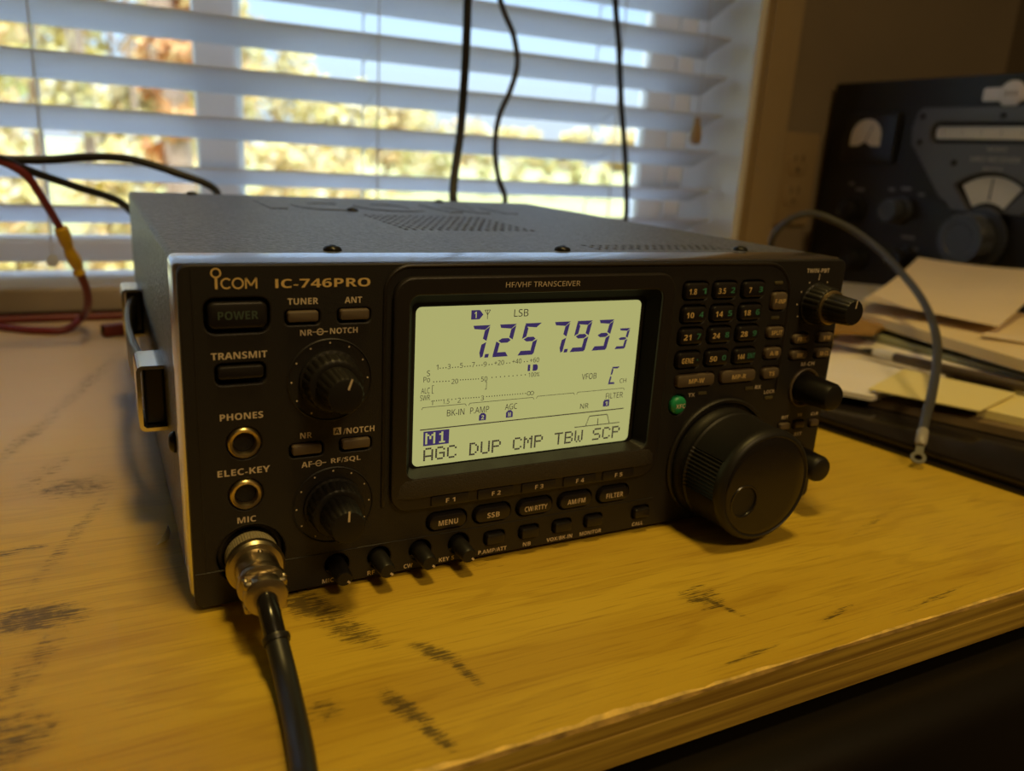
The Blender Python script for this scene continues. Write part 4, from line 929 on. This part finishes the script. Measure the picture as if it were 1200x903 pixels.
arc += [(u0_ + (ri - 6) * math.cos(t_), v0_ + (ri - 6) * math.sin(t_)) for t_ in [math.radians(132 - 84 * k / 24) for k in range(25)]]
m_ = MB(FRc); plate(m_, out, [rrect(uc, sc_, 2 * (uc - su), sl - sl2 + 9, (sl - sl2 + 9) / 2 - .5, 8), arc], 1.0, 6.0, .8)
dp = rpart(m_, 'dial_plate', RPLT, 'grey dial plate with lettering')
m_ = MB(FRc)
for s, v, h, wd in (('RADIO', Rp(1166, 175)[1], 4.0, 21), ('HRO RECEIVER', Rp(1166, 187)[1], 5.0, 54), ('SIXTY', Rp(1166, 198.5)[1], 4.0, 22)): m_.text(s, uc, v, h, wd, 6.1, 0, .0)
m_.build('plate_lettering', mat('plate_print', (.45, .40, .32), .5), dp)
for (px, py) in ((1086, 137), (1180, 136), (1082, 167), (1122, 191)):
    u, v = Rp(px, py); MB(FRc).lathe([(3.2, 5.5), (3.2, 7), (2, 7.8), (.01, 7.8)], u, v, 14).build('plate_screw', SCR, dp)
    if u < uc - 20: MB(FRc).lathe([(3.2, 5.5), (3.2, 7), (2, 7.8), (.01, 7.8)], 2 * uc - u, v, 14).build('plate_screw', SCR, dp)
rpart(MB(FRc).rr(uc, sc_, 2 * (uc - su) + 4, sl - sl2 + 12, 3, 0, .9, 0), 'dial_recess', DARK)
m_ = MB(FRc).rr(uc, sc_, 2 * (uc - su) - 9, sl - sl2 - .5, 4, .95, 2.2, .3)
for k in range(9): m_.box(uc - 90 + k * 22, uc - 89.4 + k * 22, sc_ - 3, sc_ + 3, 2.2, 2.3, 1)
rpart(m_, 'slide_rule_scale', [RFAC, mat('scale_mark', (.30, .25, .2), .5)], 'pale lit-looking dial scale strip')
rpart(MB(FRc).poly(arc, .1, .8), 'arc_recess', DARK)
arc2 = [(u0_ + ro * math.cos(t_), v0_ + ro * math.sin(t_)) for t_ in [math.radians(54 + 72 * k / 24) for k in range(25)]] + [(u0_ + (ri - 2) * math.cos(t_), v0_ + (ri - 2) * math.sin(t_)) for t_ in [math.radians(126 - 72 * k / 24) for k in range(25)]]
m_ = MB(FRc).poly(arc2, .8, 1.6); m_.box(u0_ - .8, u0_ + .8, v0_ + ri, v0_ + ro - 2, 1.6, 1.75, 1)
rpart(m_, 'arc_scale', [RFAC, DARK], 'pale arc-shaped dial scale')
# knobs
def bigknob(cu, cv, R, L, n_=8, mt=RKNB, name='knob'):
    m = MB(FRc).lathe([(R * 1.18, 6.1 if name == 'tuning_knob' else .1), (R * 1.18, 9), (R * .8, 10), (R * .78, L * .45), (R, L * .5, 1), (R, L * .92, 1), (R * .93, L), (R * .68, L), (R * .62, L - 1.6), (.01, L - 1.4)], cu, cv, 96, fl=lambda a: -.09 * (.5 + .5 * math.cos(n_ * a)) ** 2)
    return rpart(m, name, mt)
bigknob(u0_, v0_ - 9, 27, 38, 8, name='tuning_knob')
for (px, py), R, L in (((1056, 247), 13, 26), ((1002, 246), 13, 22), ((1060, 303), 13, 24), ((1006, 303), 12, 24)):
    u, v = Rp(px, py); bigknob(u, v, R, L, 12, RKNB if px == 1056 else KNB)
    bigknob(2 * uc - u, v, R, L, 12, KNB)
m_ = MB(FRc)
for (px, py), n_ in (((1045, 222), 1), ((1062, 221), 2), ((1080, 228), 1), ((998, 215), 1), ((1008, 222), 2), ((1064, 278), 3), ((1072, 292), 1)):
    u, v = Rp(px, py); rpart(MB(FRc).rr(u, v, 5 * n_ + 3, 3.2, 1, -.2, .3, 0), 'panel_marking', mat('panel_print', (.22, .21, .19), .6))
# badge
bu, bv = Rp(1187, 110); m_ = MB(FRc); m_.rr(bu, bv, 62, 13.5, 2.5, 0, 2.2, .5); m_.lathe([(13.2, 0), (13.2, 2.6), (12.4, 3.2), (.01, 3.2)], bu, bv, 36)
for k in (-1, 0, 1): m_.rr(bu + k * 5, bv + .5, 2.2, 5, .5, 3.1, 3.4, 0, 1)
rpart(m_, 'badge', [RWHT, mat('badge_mark', (.25, .16, .14), .5)], 'pale badge with a round centre')

# ------------------------------------------------------------------ outdoors
random.seed(7)
ZG = -1.25
grass = mat('lawn_grass', (.40, .34, .10), .9, var=.35, vscale=.6)
m_ = MB(); m_.add([(-60e3, 900, ZG * 1000), (120e3, 900, ZG * 1000), (120e3, 110e3, ZG * 1000), (-60e3, 110e3, ZG * 1000)], [(0, 1, 2, 3)])
m_.add([(-60e3, 900, ZG * 1000 - 100), (120e3, 900, ZG * 1000 - 100), (120e3, 110e3, ZG * 1000 - 100), (-60e3, 110e3, ZG * 1000 - 100)], [(3, 2, 1, 0)])
struct(m_.build('ground', grass))
LEAF = {k: mat('leaf_' + k, c, .7, spec=.2) for k, c in dict(yellow=(.64, .49, .15), gold=(.64, .42, .16), green=(.40, .39, .12), pale=(.68, .54, .28), rust=(.66, .32, .11), olive=(.48, .40, .16)).items()}
BARK = mat('bark', (.36, .24, .15), .9, var=.3, vscale=8)
def tree(label, x, y, H, R, mix_, nl=700, ls=.16, z0=.25, trunk=.10, squash=1., group=None, cat='tree', name='tree', gaps=0.):
    t = thing(name, label, cat, (x, y, ZG), group)
    m = MB(); rnd = random.Random(int(x * 131 + y * 17))
    blobs = [(x + rnd.uniform(-.55, .55) * R, y + rnd.uniform(-.5, .5) * R, ZG + H * (z0 + (1 - z0) * rnd.random()), R * rnd.uniform(.3, .55)) for _ in range(16)]
    for i in range(nl):
        b = rnd.choice(blobs); v = Vector((rnd.gauss(0, 1), rnd.gauss(0, 1), rnd.gauss(0, 1))).normalized() * b[3] * rnd.uniform(.5, 1)
        c = Vector(b[:3]) + Vector((v.x, v.y, v.z * squash))
        if c.z < ZG + .1: c.z = ZG + .1 + rnd.random() * .3
        a = Vector((rnd.gauss(0, 1), rnd.gauss(0, 1), rnd.gauss(0, 1))).normalized() * ls * rnd.uniform(.6, 1.2); e_ = a.orthogonal().normalized() * ls * rnd.uniform(.5, 1)
        m.add(M(c - a - e_ * .2, c - e_ * .7, c + a, c + e_ * .7), [(0, 1, 2, 3)], rnd.randrange(len(mix_)))
    m.build('foliage', [LEAF[k] for k in mix_], t, smooth_=False)
    if trunk:
        m = MB(); m.tube(M((x, y, ZG - .05), (x + .03, y, ZG + H * .3), (x - .04, y + .03, ZG + H * .75)), trunk * 1000, 10, sub=4, rad=lambda q: trunk * 1000 * (1.15 - .75 * q))
        for k in range(5):
            h = .3 + .1 * k; a = rnd.random() * 6.3
            m.tube(M((x, y, ZG + H * h), (x + .4 * R * math.cos(a), y + .4 * R * math.sin(a), ZG + H * (h + .15))), trunk * 300, 6, sub=3)
        m.build('trunk', BARK, t)
    return t
def ray_xy(u, dist, v=150):
    q = at(u, v, 1, dist); return q.x, q.y
# left pane: tall dense autumn shrubs and trees
for u, dist, H, R, mx, lab in (
    (-62, 8.4, 4.6, .8, ('gold', 'pale', 'yellow'), 'golden autumn tree, leftmost one outside the blind'),
    (40, 13, 6.0, 1.5, ('yellow', 'green', 'pale'), 'yellow-green tree seen through the blind behind the left ladder cord'),
    (100, 10.6, 4.8, .62, ('pale', 'olive', 'yellow'), 'pale leafy tree outside, right of the left ladder cord'),
    (158, 17.5, 6.6, 1.7, ('pale', 'gold', 'yellow'), 'tall pale gold tree outside, just left of the rust-orange tree'),
    (-20, 24, 9.5, 3.6, ('olive', 'yellow', 'pale'), 'tall broad olive tree far behind the leftmost golden tree'),
    (135, 32, 12.5, 4.2, ('pale', 'gold', 'olive'), 'tallest broad pale tree far outside, left of the window centre stile'),
    (204, 7.4, 3.8, .34, ('rust', 'gold', 'rust'), 'slim rust-orange tree just left of the window centre stile'),
    (262, 12.4, 3.9, 1.0, ('yellow', 'gold', 'olive'), 'golden tree hidden mostly behind the window centre stile'),
    (325, 17.5, 2.9, 1.2, ('pale', 'yellow', 'olive'), 'pale yellow tree just right of the window centre stile'),
    (395, 22, 3.0, 1.3, ('yellow', 'olive', 'pale'), 'yellow tree outside, midway between the centre stile and the thick hanging cable'),
    (452, 28, 2.9, 1.3, ('gold', 'pale', 'yellow'), 'smaller gold tree outside, left of the thick hanging cable'),
    (503, 40, 3.0, 1.7, ('yellow', 'pale', 'olive'), 'round yellow tree outside, right behind the thick hanging cable'),
    (555, 70, 3.4, 2.6, ('pale', 'gold', 'olive'), 'distant pale tree between the thick and the wavy hanging cables'),
    (612, 78, 3.3, 2.8, ('gold', 'yellow', 'olive'), 'distant gold tree right of the wavy cable'),
    (668, 72, 3.2, 2.6, ('olive', 'pale', 'yellow'), 'distant olive tree left of the slim hanging cable'),
    (735, 80, 3.9, 2.8, ('gold', 'yellow', 'pale'), 'distant yellow tree right behind the slim hanging cable')):
    x, y = ray_xy(u, dist)
    tree(lab, x, y, H, R, mx, 1700 if dist < 20 else (2600 if R > 3 and dist < 40 else 800), .105 if dist < 20 else (.36 if R > 3 and dist < 40 else .22 if dist < 50 else .5), .0 if dist < 18 else .10, .15 if u == 204 else .08)
# low undergrowth in front of the left trees and clipped hedge on the right
for u, dist, H, R, lab in ((5, 7.0, 1.2, .38, 'low tan bush outside behind the left ladder cord'), (128, 6.9, 1.2, .36, 'low tan bush outside, left of the foot of the rust-orange tree'),
                           (262, 9.2, 1.2, .55, 'low tan bush behind the window centre stile'), (335, 11.6, 1.3, .7, 'low tan bush right of the window centre stile'), (415, 14, 1.3, .8, 'low tan bush left of the thick hanging cable')):
    x, y = ray_xy(u, dist)
    tree(lab, x, y, H, R, ('pale', 'gold', 'yellow'), 450, .11, .05, 0, cat='bush', name='bush')
for u, lab in zip((478, 520, 572, 610, 645, 680, 715, 752), ('left of the thick hanging cable', 'right behind the thick hanging cable', 'just left of the wavy cable', 'just right of the wavy cable', 'midway between the wavy and slim cables', 'second left of the slim hanging cable', 'just left of the slim hanging cable', 'right of the slim hanging cable')):
    x, y = ray_xy(u, 24)
    tree('clipped yellow-green hedge bush across the lawn, ' + lab, x, y, 1.35, .36, ('yellow', 'green', 'pale'), 420, .11, .1, 0, cat='bush', name='hedge_bush')
for o in bpy.data.objects:
    if '_org' in o: del o['_org']
